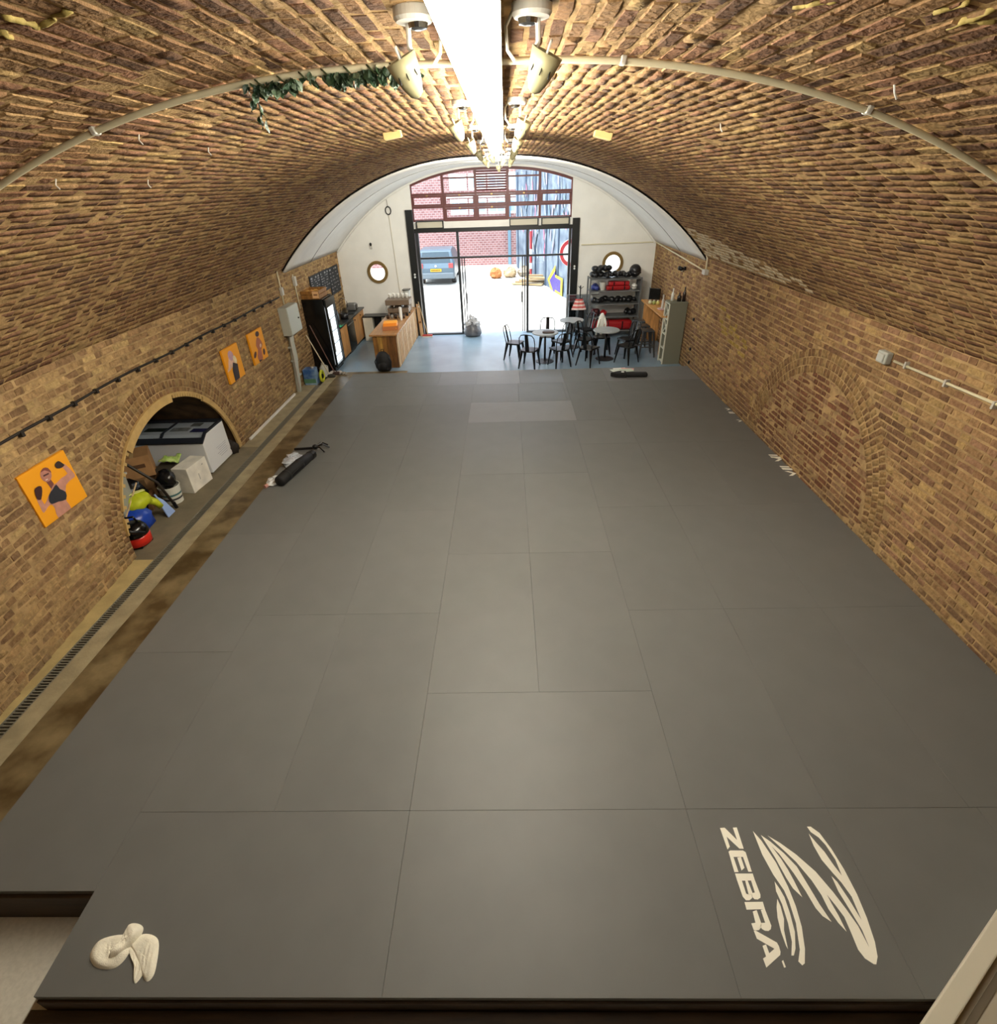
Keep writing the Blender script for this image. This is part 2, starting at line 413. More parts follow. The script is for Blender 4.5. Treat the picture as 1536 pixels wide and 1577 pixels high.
# dark joint line and lining battens under the white soffit
def arch_strip(name, y, off, w, t, m, u0=-1., u1=1., n=70):
    mb = MB(); us = np.linspace(u0, u1, n)
    vs = []; fs = []
    for u in us:
        for dy in (-w/2, w/2):
            for o2 in (off, off-t):
                vs.append((float(vX(u, y))+o2*u*.55, y+dy, float(vz(u))+o2*math.sqrt(1-(u*.55)**2)))
    for i in range(n-1):
        a = i*4; b = a+4
        fs += [(a, a+1, b+1, b), (a+2, b+2, b+3, a+3), (a, b, b+2, a+2), (a+1, a+3, b+3, b+1)]
    fs += [(0, 2, 3, 1), (4*n-4, 4*n-3, 4*n-1, 4*n-2)]
    mb.add(vs, fs); return mb.build(name, m)
M_DARKJ = mat('dark_joint', (46, 36, 30), .9)
M_WTRIM = mat('white_trim', (224, 222, 214), .5)
struct(arch_strip('trim_1', Y_V1+.012, -.003, .024, .03, M_DARKJ))
struct(arch_strip('trim_2', 14.3, -.055, .03, .012, mat('grey_joint', (120, 116, 108), .8)))
struct(arch_strip('trim_3', Y_END-.05, -.055, .07, .05, M_WTRIM))

# end wall: plaster with the shopfront opening (X -2.80 .. 2.12) and two portholes
DX0, DX1 = -2.80, 2.12; WX0, WX1 = -2.61, 1.89; Z_HEAD = 2.76
def win_top(x):            # curved head of the fanlight
    u = (x+.31)/4.64; return float(vz(u))-.10
def plaster(name, poly_pts, holes, m=M_WHITE):
    bm = bmesh.new()
    loops = [poly_pts]+holes; edges = []
    for lp in loops:
        vs = [bm.verts.new((x, Y_END, z)) for x, z in lp]
        edges += [bm.edges.new((vs[i], vs[(i+1) % len(vs)])) for i in range(len(vs))]
    bmesh.ops.triangle_fill(bm, use_beauty=True, use_dissolve=False, edges=edges)
    g = bmesh.ops.extrude_face_region(bm, geom=list(bm.faces))
    bmesh.ops.translate(bm, vec=(0, .25, 0), verts=[v for v in g['geom'] if isinstance(v, bmesh.types.BMVert)])
    bmesh.ops.recalc_face_normals(bm, faces=bm.faces)
    me = bpy.data.meshes.new(name); bm.to_mesh(me); bm.free(); me.materials.append(m)
    o = bpy.data.objects.new(name, me); COL.objects.link(o); return struct(o)
def circ(cx, cz, r, n=28): return [(cx+r*math.cos(2*PI*k/n), cz+r*math.sin(2*PI*k/n)) for k in range(n)]
us = np.linspace(-1, 1, 60); outer = [(float(vX(u, Y_END)), float(vz(u))+.05) for u in us]
PORT = [(-3.81, 1.705, .25), (3.15, 1.765, .25)]
xs = np.linspace(WX0, WX1, 20)
opening = [(DX0, ZF-.05), (DX0, Z_HEAD), (WX0, Z_HEAD)]+[(x, win_top(x)) for x in xs]+[(WX1, Z_HEAD), (DX1, Z_HEAD), (DX1, ZF-.05)]
poly = [(-7.45, -.5), (-7.45, 4.7), (4.78, 4.7), (4.78, -.5), (DX1, -.5)]+opening[::-1]+[(DX0, -.5)]
wall_far = plaster('wall_far', poly, [circ(*p) for p in PORT])
for i, (cx, cz, r) in enumerate(PORT):
    w = thing('window_%d' % (i+2), None, None); w['kind'] = 'structure'
    mb = MB(); mb.lathe([(r-.03, -.03), (r+.05, -.03), (r+.06, 0), (r+.05, .03), (r-.03, .03), (r-.03, -.03)], tr(cx, Y_END-.01, cz) @ rx(PI/2), 36, cap=False)
    mb.build('frame', mat('brass_ring', (150, 124, 76), .4, .6), w)
    mb = MB(); mb.lathe([(r-.02, -.004), (r-.02, .004)], tr(cx, Y_END+.05, cz) @ rx(PI/2), 36); mb.build('pane', glassmat('pane_glass', (.97, .99, 1)), w)
    for k in range(6):
        a = k*PI/3; mb = MB(); mb.lathe([(.012, 0), (.012, .012), (.006, .016)], tr(cx+(r+.03)*math.cos(a), Y_END-.04, cz+(r+.03)*math.sin(a)) @ rx(PI/2), 8); mb.build('bolt', mat('brass_ring'), w)

# unseen back wall, added behind the camera to set the light bounce
mb = MB(); mb.add([(-5.1, Y_V0, -.6), (4.6, Y_V0, -.6), (4.6, Y_V0, 4.5), (-5.1, Y_V0, 4.5)], [(0, 1, 2, 3)]); struct(mb.build('wall_back', mat('back_wall_dark', (84, 64, 46), .9), fix=False))

# ---- floor
def floor_part(name, x0, x1, y0, y1, z, m, t=.05):
    mb = MB(); mb.span((x0, y0, z-t), (x1, y1, z)); return struct(mb.build(name, m))
M_CONC = mat('stained_concrete', (80, 64, 38), .4, col2=(132, 116, 84), vscale=3.2, bump=.15, bscale=20, detail=8)
M_BLUEF = mat('blue_grey_floor_paint', (132, 154, 170), .25, var=.10, vscale=1.2, bump=.03, bscale=60)
M_PALEC = mat('pale_concrete', (158, 146, 116), .8, var=.14, vscale=5, bump=.3, bscale=40)
M_KERB = mat('ochre_kerb_paint', (184, 164, 112), .75, var=.12, vscale=5, bump=.3, bscale=40)
M_DUSTC = mat('dusty_concrete', (120, 110, 88), .85, var=.15, vscale=3, bump=.2, bscale=30)
floor = floor_part('floor', -4.30, XR+.05, 1.56, 13.16, ZF, M_CONC)
f2 = floor_part('floor_end_bay', -5.05, XR+.05, 13.16, Y_END+.2, ZF, M_BLUEF); floor_part('floor_end_strip', -2.55, XR+.05, 12.5, 13.16, ZF+.002, M_BLUEF)
f3 = floor_part('floor_landing', -5.0, 4.4, Y_V0, 1.56, -.335, mat('pale_landing_vinyl', (206, 202, 190), .6, var=.06, vscale=40, bump=.05, bscale=90), .1)
floor_part('trim_4', -4.51, -4.30, 1.56, 13.16, ZF+.004, M_PALEC)
kerb = floor_part('trim_5', -4.95, -4.625, 1.56, 5.30, ZF+.012, M_KERB)
floor_part('trim_6', -4.95, -4.625, 8.70, 13.16, ZF+.012, M_PALEC)
floor_part('trim_7', -4.95, -4.625, 5.30, 8.70, ZF+.008, M_DUSTC)
# drain channel with its grating bars
dr = thing('floor_drain', 'long dark slotted drain channel in the floor along the left wall', 'drain', (-4.567, 1.6, ZF))
mb = MB(); mb.span((-.056, 0, -.06), (.056, 11.5, -.035)); mb.build('channel', mat('drain_dark', (62, 56, 46), .9), dr)
for sx in (-1, 1):
    mb = MB(); mb.span((sx*.057-.006, 0, -.05), (sx*.057+.006, 11.5, .006)); mb.build('rim', mat('drain_steel', (124, 120, 106), .7, .1), dr)
mb = MB(); mb.span((-.05, -.007, -.02), (.05, .007, .002)); bar_me = mb.mesh('grating_bar'); bar_me.materials.append(mat('drain_steel'))
for k in range(285):
    o = bpy.data.objects.new('grating_bar', bar_me); COL.objects.link(o); o.parent = dr; o.location = (0, .9+k*.034, 0)

# ---- storage alcove behind the left arch
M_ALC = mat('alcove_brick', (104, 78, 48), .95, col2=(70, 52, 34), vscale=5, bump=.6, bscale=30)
AX0, AX1 = -7.0, -4.945
mb = MB()
arcp = [(ARC_C-ARC_A*math.cos(PI*k/40), ZF+ARC_B*math.sin(PI*k/40)) for k in range(41)]
n = len(arcp); vs = [(AX1, y, z) for y, z in arcp]+[(AX0, y, z) for y, z in arcp]
mb.add(vs, [(k, k+1, n+k+1, n+k) for k in range(n-1)]+[tuple(range(n, 2*n))])
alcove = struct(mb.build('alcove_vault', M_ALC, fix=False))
mb = MB(); mb.add([(AX1+.1, ARC_C-ARC_A-.05, ZF), (AX0, ARC_C-ARC_A-.05, ZF), (AX0, ARC_C+ARC_A+.05, ZF), (AX1+.1, ARC_C+ARC_A+.05, ZF)], [(0, 1, 2, 3)])
struct(mb.build('floor_alcove', M_DUSTC, fix=False))
# courses on the alcove's back wall and soffit (bricks as one part each side of the limit)
P, L, H = [], [], []
for i in range(19):
    z = ZF+.04+i*.0785; y = ARC_C-ARC_A+(.11 if i % 2 else 0)
    while y < ARC_C+ARC_A:
        if in_arch(y+.11, z, -.06): P.append((AX0+.012, y+.11, z)); L.append(.215); H.append(.066)
        y += .228
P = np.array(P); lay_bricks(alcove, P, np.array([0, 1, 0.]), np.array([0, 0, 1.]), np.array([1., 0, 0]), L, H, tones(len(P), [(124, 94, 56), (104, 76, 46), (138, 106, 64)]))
# pale arch band with broken toothed stretches, each piece a part
M_BAND = mat('ochre_arch_band', (190, 158, 100), .8, var=.12, vscale=8, bump=.25, bscale=40)
band = thing('trim_8', None, None); band['kind'] = 'structure'
def ap(t, g): return (ARC_C-(ARC_A+g)*math.cos(t), ZF+(ARC_B+g)*math.sin(t))
def band_piece(name, t0, t1, g0, g1, th, n):
    mb = MB(); vs = []; fs = []
    for k in range(n+1):
        t = t0+(t1-t0)*k/n
        for g in (g0, g1):
            for d in (0, th):
                y, z = ap(t, g); vs.append((float(xL(y))-.005+d, y, z))
    for k in range(n):
        a = k*4; b = a+4; fs += [(a, a+1, b+1, b), (a+2, b+2, b+3, a+3), (a, b, b+2, a+2), (a+1, a+3, b+3, b+1)]
    fs += [(0, 2, 3, 1), (4*n, 4*n+1, 4*n+3, 4*n+2)]
    mb.add(vs, fs); return mb.build(name, M_BAND, band)
band_piece('band', .93, 1.72, -.075, .045, .035, 24)
band_piece('band', 1.72, 2.22, .02, .045, .035, 14)
band_piece('band', 2.22, 3.10, -.045, .045, .035, 20)
band_piece('band', .42, .93, .02, .045, .035, 12)
band_piece('band', .22, .36, .02, .045, .035, 5)
for t in list(np.linspace(.45, .90, 6))+list(np.linspace(1.76, 2.18, 12))+[.24, .29, .34]:
    band_piece('tooth', t-.014, t+.014, -.03, .022, .03, 1)

# ================================================================== MATS ON THEIR TIMBER DECK
M_WOOD_DK = mat('dark_stained_timber', (56, 38, 18), .6, var=.35, vscale=3, bump=.2, bscale=25, stretch=(1, 8, 8))
mb = MB(); mb.span((-3.77, 1.53, -.15), (4.33, 12.5, -.045)); mb.span((-2.765, 1.01, -.34), (4.33, 1.56, -.045)); mb.span((-3.77, 1.53, -.34), (-2.7, 1.56, -.045))
deck = struct(mb.build('platform_deck', M_WOOD_DK))
mb = MB(); mb.span((-2.77, .985, -.345), (2.30, 1.012, -.045)); struct(mb.build('trim_9', M_WOOD_DK, bevel=.004))
mb = MB(); mb.span((-2.86, .925, -.335), (2.30, .984, -.16)); struct(mb.build('trim_12', M_WOOD_DK, bevel=.004))
mb = MB(); mb.span((-3.8, 1.50, -.345), (-2.772, 1.53, -.045)); struct(mb.build('trim_10', M_WOOD_DK, bevel=.004))

def matmat(k):
    t = [(107, 108, 106), (109, 110, 108), (106, 107, 105), (111, 112, 110), (126, 127, 126), (117, 118, 118)][k]
    return mat('mat_vinyl_%d' % k, t, .44, var=.03, vscale=3, bump=.10, bscale=420, spec=.35)
B = 1.0311; Y0 = .9974; X0 = -.7736
mats = {}
def training_mat(x0, x1, y0, y1, label, k=0):
    g = .0008; mb = MB(); cx, cy = (x0+x1)/2, (y0+y1)/2
    mb.span((x0-cx+g, y0-cy+g, -.044), (x1-cx-g, y1-cy-g, 0))
    o = mb.build('training_mat', matmat(k), bevel=.0015, seg=2); o.location = (cx, cy, 0)
    return tag(o, label, 'mat', 'grey training mats of the floor')
NTH = ['first', 'second', 'third', 'fourth', 'fifth', 'sixth', 'seventh', 'eighth', 'ninth']
row0 = [(-2.774, -.774), (-.774, 1.226), (1.226, 2.226), (2.226, 3.28), (3.28, 4.33)]
r0lab = ['long grey mat at the front left corner, with the white towel on it', 'long grey mat in the middle of the frontmost row', 'grey mat printed with the white striped Z logo and lettering',
         'plain grey front mat just right of the logo mat', 'grey front mat in the corner against the right wall']
R0 = [training_mat(a, b, Y0, Y0+B, l, 0) for (a, b), l in zip(row0, r0lab)]
logo_mat = R0[2]
def column(x0, x1, starts, end, what, tone=None):
    for i, y in enumerate(starts):
        y1 = starts[i+1] if i+1 < len(starts) else end
        training_mat(x0, x1, y, y1, 'grey mat in the %s, %s from the front' % (what, NTH[i]), (tone or [0, 1, 2, 0, 1, 3])[i % 6])
FAR = 11.50
column(-3.774, -2.774, [1.522+2.062*i for i in range(5)], FAR, 'column beside the brown concrete')
column(-2.774, -1.774, [2.0285, 4.09, 6.152, 8.214, 10.276], FAR, 'second column from the brown concrete', [1, 0, 0, 2, 3])
column(-1.774, -.774, [2.0285, 4.09, 6.152, 8.214, 10.276], FAR, 'third column from the brown concrete', [0, 1, 0, 0, 1])
training_mat(-.774, 1.226, 2.0285, 3.0596, 'grey crosswise mat directly behind the middle front mat', 1)
column(-.774, .226, [3.0596, 5.122, 7.184], 9.28, 'fourth column from the brown concrete', [1, 0, 1])
column(.226, 1.226, [3.0596, 5.122, 7.184], 9.28, 'fifth column from the brown concrete', [0, 1, 0])
training_mat(-.774, 1.30, 9.28, 10.35, 'paler grey crosswise mat lying alone near the far end', 4)
training_mat(-.774, .226, 10.35, FAR, 'left one of two grey mats just behind the paler mat', 3)
training_mat(.226, 1.226, 10.35, FAR, 'right one of two grey mats just behind the paler mat', 1)
training_mat(1.226, 1.30, 10.35, FAR, 'narrow grey filler strip of mat behind the paler mat', 1)
column(1.226, 2.226, [2.0285, 4.09, 6.152, 8.214], 9.28, 'third column from the right wall', [0, 2, 0, 1])
training_mat(1.30, 2.226, 9.28, FAR, 'grey lengthwise mat right beside the paler mat', 0)
column(2.226, 3.226, [2.0285, 4.09, 6.152, 8.214, 10.276], FAR, 'second column from the right wall', [2, 0, 0, 2, 0])
column(3.226, 4.33, [2.0285, 4.09, 6.152, 8.214, 10.276], FAR, 'column along the right brick wall', [0, 0, 2, 0, 0])
edges = [-3.774, -2.6, -1.6, -.72, .28, 1.28, 2.25, 3.3, 4.33]
for i in range(8):
    training_mat(edges[i], edges[i+1], FAR, 12.5, 'light grey square mat in the farthest row, %s from the left' % NTH[i], [1, 3, 5, 4, 5, 3, 5, 5][i])

# ---- white logo printed on the front mat (traced in the mat's own plane)
M_PRINT = mat('cream_white_print', (252, 250, 236), .55)
def z1(L): return [(1100+x/10.971, 1260+y/10.971) for x, y in L]
def z2(L): return [(1110+x/10.971, 1370+y/10.971) for x, y in L]
def z3(L): return [(1150+x/6.571, 1260+y/6.571) for x, y in L]
LM = np.array(logo_mat.location)
def flat_print(name, polys, parent):
    mb = MB()
    for pl in polys: mb.add([tuple(onZ(x, y, .0014)-LM) for x, y in pl], [tuple(range(len(pl)))])
    o = mb.build(name, M_PRINT, parent, fix=False)
    bm = bmesh.new(); bm.from_mesh(o.data)
    for f in bm.faces:
        f.normal_update()
        if f.normal.z < 0: f.normal_flip()
    bm.to_mesh(o.data); bm.free(); return o
letters = {
 'letter_z': [z1([(100,165),(180,160),(390,368),(318,160),(385,155),(503,518),(430,515),(213,312),(268,482),(228,530)])],
 'letter_e': [z1([(245,565),(275,545),(490,545),(535,575),(640,905),(580,905),(490,655),(330,655),(415,910),(345,912)]), z1([(392,665),(455,655),(515,840),(465,885)])],
 'letter_b': [z1([(355,935),(655,935),(692,1052),(392,1058)]), z1([(390,1050),(470,1050),(545,1275),(590,1290),(640,1280),(645,1350),(600,1388),(540,1388),(485,1325)]),
              z1([(525,1050),(568,1050),(652,1262),(640,1300),(585,1290)]), z1([(625,1050),(692,1050),(785,1290),(785,1345),(740,1375),(685,1370),(650,1335),(640,1265),(690,1255)])],
 'letter_r': [z2([(405,210),(715,205),(752,330),(440,340)]), z2([(680,340),(750,325),(860,610),(850,670),(810,700),(750,695),(700,665),(670,620),(690,560),(755,560)]),
              z2([(545,370),(612,345),(692,575),(685,640),(650,685),(590,690),(560,680),(520,570),(590,560)])],
 'letter_a': [z2([(560,690),(600,695),(955,895),(990,960),(1015,1050),(1010,1105),(775,1318),(718,1165),(770,1130),(710,950),(770,925),(825,1075),(910,1000),(615,830)])],
 'trade_mark': [z2([(1035,1210),(1060,1190),(1105,1310),(1075,1320)])],
}
for nme, pl in letters.items(): flat_print(nme, pl, logo_mat)
stripes = [
 [(65,130),(150,225),(300,450),(420,690),(500,890),(560,1100),(592,1320),(590,1470),(565,1490),(525,1450),(540,1330),(500,1060),(430,840),(380,730),(270,570),(160,370)],
 [(285,640),(340,720),(385,800),(440,960),(490,1150),(497,1320),(480,1390),(455,1390),(460,1250),(420,1060),(360,870),(300,740)],
 [(312,815),(345,890),(380,1020),(380,1130),(420,1325),(400,1290),(350,1150),(315,1010),(305,900)],
 [(145,170),(240,235),(380,355),(510,490),(620,670),(740,870),(862,1050),(770,990),(700,910),(600,740),(480,560),(330,360),(255,285),(350,410),(420,520),(480,630),(565,800),(470,710),(400,600),(290,400)],
 [(612,85),(650,85),(740,150),(860,310),(990,520),(1120,770),(1220,1010),(1300,1250),(1328,1400),(1315,1480),(1290,1478),(1200,1420),(1130,1330),(1060,1160),(990,1000),(900,880),(815,775),(860,860),(930,980),(1015,1150),(930,1060),(830,920),(760,780),(660,630),(500,440),(340,290),(212,175),(340,250),(500,365),(700,540),(880,750),(1010,920),(1130,1090),(1245,1310),(1170,1130),(1060,950),(930,740),(860,585),(920,645),(1040,825),(1165,1030),(1065,795),(960,650),(870,550),(760,420),(680,280),(630,155),(700,240),(790,340),(880,470),(965,580),(900,420),(800,270),(730,195),(650,140)],
]
for st in stripes: flat_print('logo_stripe', [z3(st)], logo_mat)

# ---- towel
M_TOWEL = mat('cream_towel_cotton', (246, 242, 224), .95, var=.05, vscale=30, bump=.35, bscale=160)
tw = thing('towel', 'crumpled cream towel dropped on the front left mat', 'towel', (-2.36, 1.16, 0))
def zt(L): return [(x/3.84, 1200+y/3.84) for x, y in L]
def cloth_lobe(name, pts, hgt, seed, ridges, ang, parent):
    c = np.mean(pts, axis=0); W = [onZ(x, y, 0)-np.array([-2.36, 1.16, 0]) for x, y in zt(pts)]; cw = np.mean(W, axis=0)
    n = len(W); m = 9; vs = [(cw[0], cw[1], hgt)]; fs = []
    rnd = random.Random(seed)
    for k in range(1, m+1):
        t = k/m
        for i in range(n):
            p = cw+(W[i]-cw)*t
            d = p[0]*math.cos(ang)+p[1]*math.sin(ang)
            e = -p[0]*math.sin(ang)+p[1]*math.cos(ang); z = hgt*(1-t**8)*(.9+.14*math.sin(d*ridges*.31+2.2*math.sin(e*17)))+.007*(abs(math.sin(d*ridges*.85+1.5*math.sin(e*19)))-.5)*(1-t**4)+rnd.uniform(-.001, .001)
            if k == m: z = .002
            vs.append((p[0], p[1], max(.002, z)))
    for i in range(n): fs.append((0, 1+i, 1+(i+1) % n))
    for k in range(m-1): fs += [(1+k*n+i, 1+(k+1)*n+i, 1+(k+1)*n+(i+1) % n, 1+k*n+(i+1) % n) for i in range(n)]
    mb = MB(); mb.add(vs, fs); o = mb.build(name, M_TOWEL, parent, smooth=True, sub=1); return o
def dense(L, k=3):
    out = []
    n = len(L)
    for i in range(n):
        p0, p1, p2, p3 = (np.array(L[(i+j) % n], float) for j in (-1, 0, 1, 2))
        for q in range(k):
            t = q/k; out.append(tuple(.5*((2*p1)+(-p0+p2)*t+(2*p0-5*p1+4*p2-p3)*t*t+(-p0+3*p1-3*p2+p3)*t**3)))
    return out
cloth_lobe('fold', dense([(535,1030),(580,960),(650,930),(730,920),(790,940),(770,1020),(720,1090),(660,1125),(580,1120),(540,1085)]), .028, 1, 160, .5, tw)
cloth_lobe('fold', dense([(770,960),(850,915),(920,930),(942,980),(925,1110),(905,1170),(870,1200),(845,1165),(820,1090),(790,1020)]), .022, 2, 150, .1, tw)
cloth_lobe('fold', dense([(760,1010),(800,1000),(850,1120),(840,1165),(800,1212),(790,1170),(795,1100)]), .015, 3, 170, .2, tw)
cloth_lobe('fold', dense([(700,1000),(735,930),(770,870),(795,852),(835,862),(850,890),(820,950),(760,1010),(700,1060),(640,1080),(660,1040)]), .052, 4, 190, .8, tw)

# ---- things lying by the left edge of the mats
M_BLK = mat('black_nylon', (15, 15, 16), .7, var=.2, vscale=20, bump=.2, bscale=90)
M_BLKM = mat('black_metal', (20, 20, 22), .35, .3)
bg = thing('tube_bag', 'long black padded tube bag lying along the left edge of the mats', 'bag', (-3.42, 7.42, 0), math.radians(-11))
mb = MB(); mb.tube([(0, -.52, .085), (0, -.5, .088), (0, -.2, .09), (0, .1, .088), (0, .42, .07)], [.07, .085, .088, .086, .07], 14); mb.build('body', M_BLK, bg, smooth=True)
mb = MB(); mb.tube([(0, .41, .07), (0, .50, .068), (0, .53, .066)], [.078, .078, .06], 12); mb.build('end_cap', M_BLKM, bg)
mb = MB(); mb.tube([(.085, -.3, .10), (.13, -.2, .14), (.13, .0, .14), (.085, .08, .10)], .011, 6); mb.build('handle', M_BLK, bg)
for y in (-.3, .08):
    mb = MB(); mb.lathe([(.0915, -.015), (.0915, .015)], tr(0, y, .089) @ rx(PI/2), 14, cap=False); mb.build('strap', M_BLKM, bg)
tp = thing('tripod', 'small black folding tripod lying just behind the tube bag', 'tripod', (-3.36, 8.22, 0), math.radians(8))
mb = MB(); mb.tube([(-.38, .04, .025), (-.05, .02, .03)], .022, 8); mb.build('stem', M_BLKM, tp)
for i, a in enumerate((-.9, .1, .8)):
    mb = MB(); mb.tube([(-.03, .01, .05), (.02+.1*math.cos(a), .14*math.sin(a), .09), (.06+.16*math.cos(a), .2*math.sin(a), .016)], .014, 6); mb.build('leg', M_BLKM, tp)
mb = MB(); mb.ell((-.02, .01, .055), (.05, .045, .045)); mb.build('head', M_BLKM, tp, smooth=True)
M_PLAS = mat('clear_plastic_wrap', (196, 200, 204), .25, var=.1, vscale=14, bump=.6, bscale=25)
for (x, y, s, lab, c, sd) in [(-3.60, 7.72, .15, 'crumpled grey plastic wrap behind the tube bag, nearer the tripod', (178, 184, 192), 1), (-3.66, 7.05, .10, 'crumpled clear plastic wrap at the near end of the tube bag', (200, 200, 198), 2)]:
    o = MB().ell((0, 0, s*.42), (s, s*1.35, s*.45), noise=.55, seed=sd).build('plastic_wrap', mat('wrap%d' % sd, c, .3, var=.15, vscale=18, bump=.5, bscale=30)); o.location = (x, y, 0); tag(o, lab, 'plastic wrap')
o = MB().tube([(-.1, -.12, .015), (0, 0, .017), (.09, .13, .016)], .014, 8).build('wooden_stick', mat('pale_wood_stick', (198, 170, 128), .6)); o.location = (-3.52, 7.72, .003); tag(o, 'short pale wooden stick beside the grey plastic wrap', 'stick')
o = MB().tube([(-.03, -.05, .03), (.03, .06, .03)], [.03, .026], 10).build('bottle', mat('pink_plastic', (205, 150, 140), .4)); o.location = (-3.71, 6.92, 0); tag(o, 'tiny pink bottle at the near tip of the tube bag', 'bottle')
# ---- scraps of white print showing at the right edge of the mats, and things on the far mats
for i, (x, y) in enumerate([(1128, 630), (1134, 636), (1143, 648), (1196, 704), (1203, 707), (1216, 722), (1224, 729)]):
    p = onZ(x, y, .0); p[0] = min(p[0], 4.28); s = .05 if i < 3 else .075
    mb = MB()
    if i % 2: mb.add([(-s, -s*.3, .002), (s, -s*.6, .002), (s, s*.1, .002), (-s, s*.5, .002)], [(0, 1, 2, 3)]); mb.add([(-s, s*.8, .002), (s*.8, s*.5, .002), (s*.8, s*1.1, .002), (-s, s*1.3, .002)], [(0, 1, 2, 3)])
    else: mb.add([(-s, -s, .002), (-s*.2, -s, .002), (s, 0, .002), (-s*.2, s, .002), (-s, s, .002), (s*.2, 0, .002)], [(0, 1, 2, 5), (5, 2, 3, 4)])
    best = min((o for o in bpy.data.objects if o.name.startswith('training_mat')), key=lambda q: (q.location.x-p[0])**2+((q.location.y-p[1])*.5)**2)
    for o in bpy.data.objects:
        if o.name.startswith('training_mat'):
            c = [Vector(b) for b in o.bound_box]
            if o.location.x+c[0].x <= p[0] <= o.location.x+c[6].x and o.location.y+c[0].y <= p[1] <= o.location.y+c[6].y: best = o
    o = mb.build('edge_print', M_PRINT, best, fix=False); o.location = (p[0]-best.location.x, p[1]-best.location.y, 0)
M_PAPER = mat('white_paper', (232, 228, 222), .8)
pp = thing('leaflet_pile', 'messy pile of white and pink leaflets at the far edge of the mats', 'leaflets', (2.70, 12.22, 0))
for i, (x, y, a, c) in enumerate([(0, .12, .1, (236, 232, 226)), (.12, .1, -.3, (228, 170, 160)), (-.1, .02, .3, (214, 220, 208)), (.1, -.06, .15, (190, 200, 182))]):
    mb = MB(); mb.box((x, y, .006+.008*i), (.30, .21, .006), rz(a)); mb.build('sheet', mat('leaflet%d' % i, c, .7), pp)
kp = thing('kick_shield', 'flat black strap pad lying on the far mats before the leaflets', 'pad', (2.78, 11.80, 0), math.radians(-3))
mb = MB(); mb.box((.18, 0, .05), (.48, .16, .09)); mb.build('body', M_BLK, kp, bevel=.03)
mb = MB(); mb.prism([(-.42, 0), (-.22, .13), (-.05, .12), (-.05, -.10), (-.3, -.08)], lambda a, b, d: (a, b, .002+d), .10); mb.build('tip', M_BLK, kp, bevel=.02)
mb = MB(); mb.lathe([(.035, 0), (.035, .012), (.02, .016)], tr(-.14, .01, .102), 12); mb.build('badge', mat('white_badge', (220, 220, 216), .5), kp)

# ---- white ledge at the right front corner
lg = thing('stair_parapet', 'white painted parapet ledge at the bottom right beside the mats', 'parapet', (0, 0, 0))
a = onZ(1440, 1545, .22); b = onZ(1536, 1402, .22); d = (b-a)/np.linalg.norm(b-a); nrm = np.array([d[1], -d[0], 0])
A = a-d*.25; Bv = b+d*.8
def pv(base, off, z): q = base+nrm*off; return (q[0], q[1], z)
mb = MB(); mb.add([pv(A, 0, .22), pv(Bv, 0, .22), pv(Bv, .09, .22), pv(A, .09, .22), pv(A, 0, .18), pv(Bv, 0, .18), pv(Bv, .09, .18), pv(A, .09, .18)], [(0, 1, 2, 3), (7, 6, 5, 4), (0, 4, 5, 1), (1, 5, 6, 2), (2, 6, 7, 3), (3, 7, 4, 0)])
mb.build('coping', mat('white_gloss', (214, 208, 190), .4), lg, bevel=.008)
mb = MB(); mb.add([pv(A, .02, .18), pv(Bv, .02, .18), pv(Bv, .30, .18), pv(A, .30, .18), pv(A, .02, .003), pv(Bv, .02, .003), pv(Bv, .30, .003), pv(A, .30, .003)], [(0, 1, 2, 3), (7, 6, 5, 4), (0, 4, 5, 1), (1, 5, 6, 2), (2, 6, 7, 3), (3, 7, 4, 0)])
mb.build('panel', mat('grey_white_panel', (176, 168, 150), .6), lg)
mb = MB(); mb.add([pv(A, .12, .185), pv(Bv, .12, .185), pv(Bv, .15, .185), pv(A, .15, .185), pv(A, .12, .17), pv(Bv, .12, .17), pv(Bv, .15, .17), pv(A, .15, .17)], [(0, 1, 2, 3), (7, 6, 5, 4), (0, 4, 5, 1), (1, 5, 6, 2), (2, 6, 7, 3), (3, 7, 4, 0)])
mb.build('groove', mat('groove_grey', (110, 100, 84), .7), lg)

# ================================================================== SHOPFRONT
M_MAHOG = mat('mahogany_paint', (96, 44, 40), .5, var=.1, vscale=6)
M_STEEL = mat('black_steel', (26, 28, 27), .4, .2)
M_ALU = mat('dark_aluminium', (58, 60, 62), .4, .5)
GLASS = glassmat('pane_glass', (.97, .99, 1))
YW = Y_END+.10
win = thing('window_1', None, None); win['kind'] = 'structure'
vx = [-2.61, -1.71, -.80, .095, .99, 1.89]
def rail(x0, x1, z, h=.055, d=.07, name='rail', m=M_MAHOG, y=YW):
    mb = MB(); mb.span((x0, y-d/2, z-h/2), (x1, y+d/2, z+h/2)); return mb.build(name, m, win, bevel=.004)
for i, x in enumerate(vx):
    mb = MB(); mb.span((x-.035, YW-.04, 2.98 if i in (0, 5) else 2.98), (x+.035, YW+.04, win_top(min(max(x, WX0), WX1))-.005)); mb.build('mullion', M_MAHOG, win)
us = np.linspace(WX0, WX1, 30)
mb = MB()
for k in range(29):
    mb.bar((us[k], YW, win_top(us[k])-.03), (us[k+1], YW, win_top(us[k+1])-.03), .08, .06, up=(0, 1, 0))
mb.build('arched_head', M_MAHOG, win)
ZR = [2.99, 3.32, 3.63]
for c in range(5):
    for z in ZR:
        if z == 2.99 and c in (0, 3, 4): z = 3.0
        rail(vx[c], vx[c+1], z)
rail(vx[1], vx[2], 4.0, .04); rail(vx[3], vx[4], 4.0, .04)
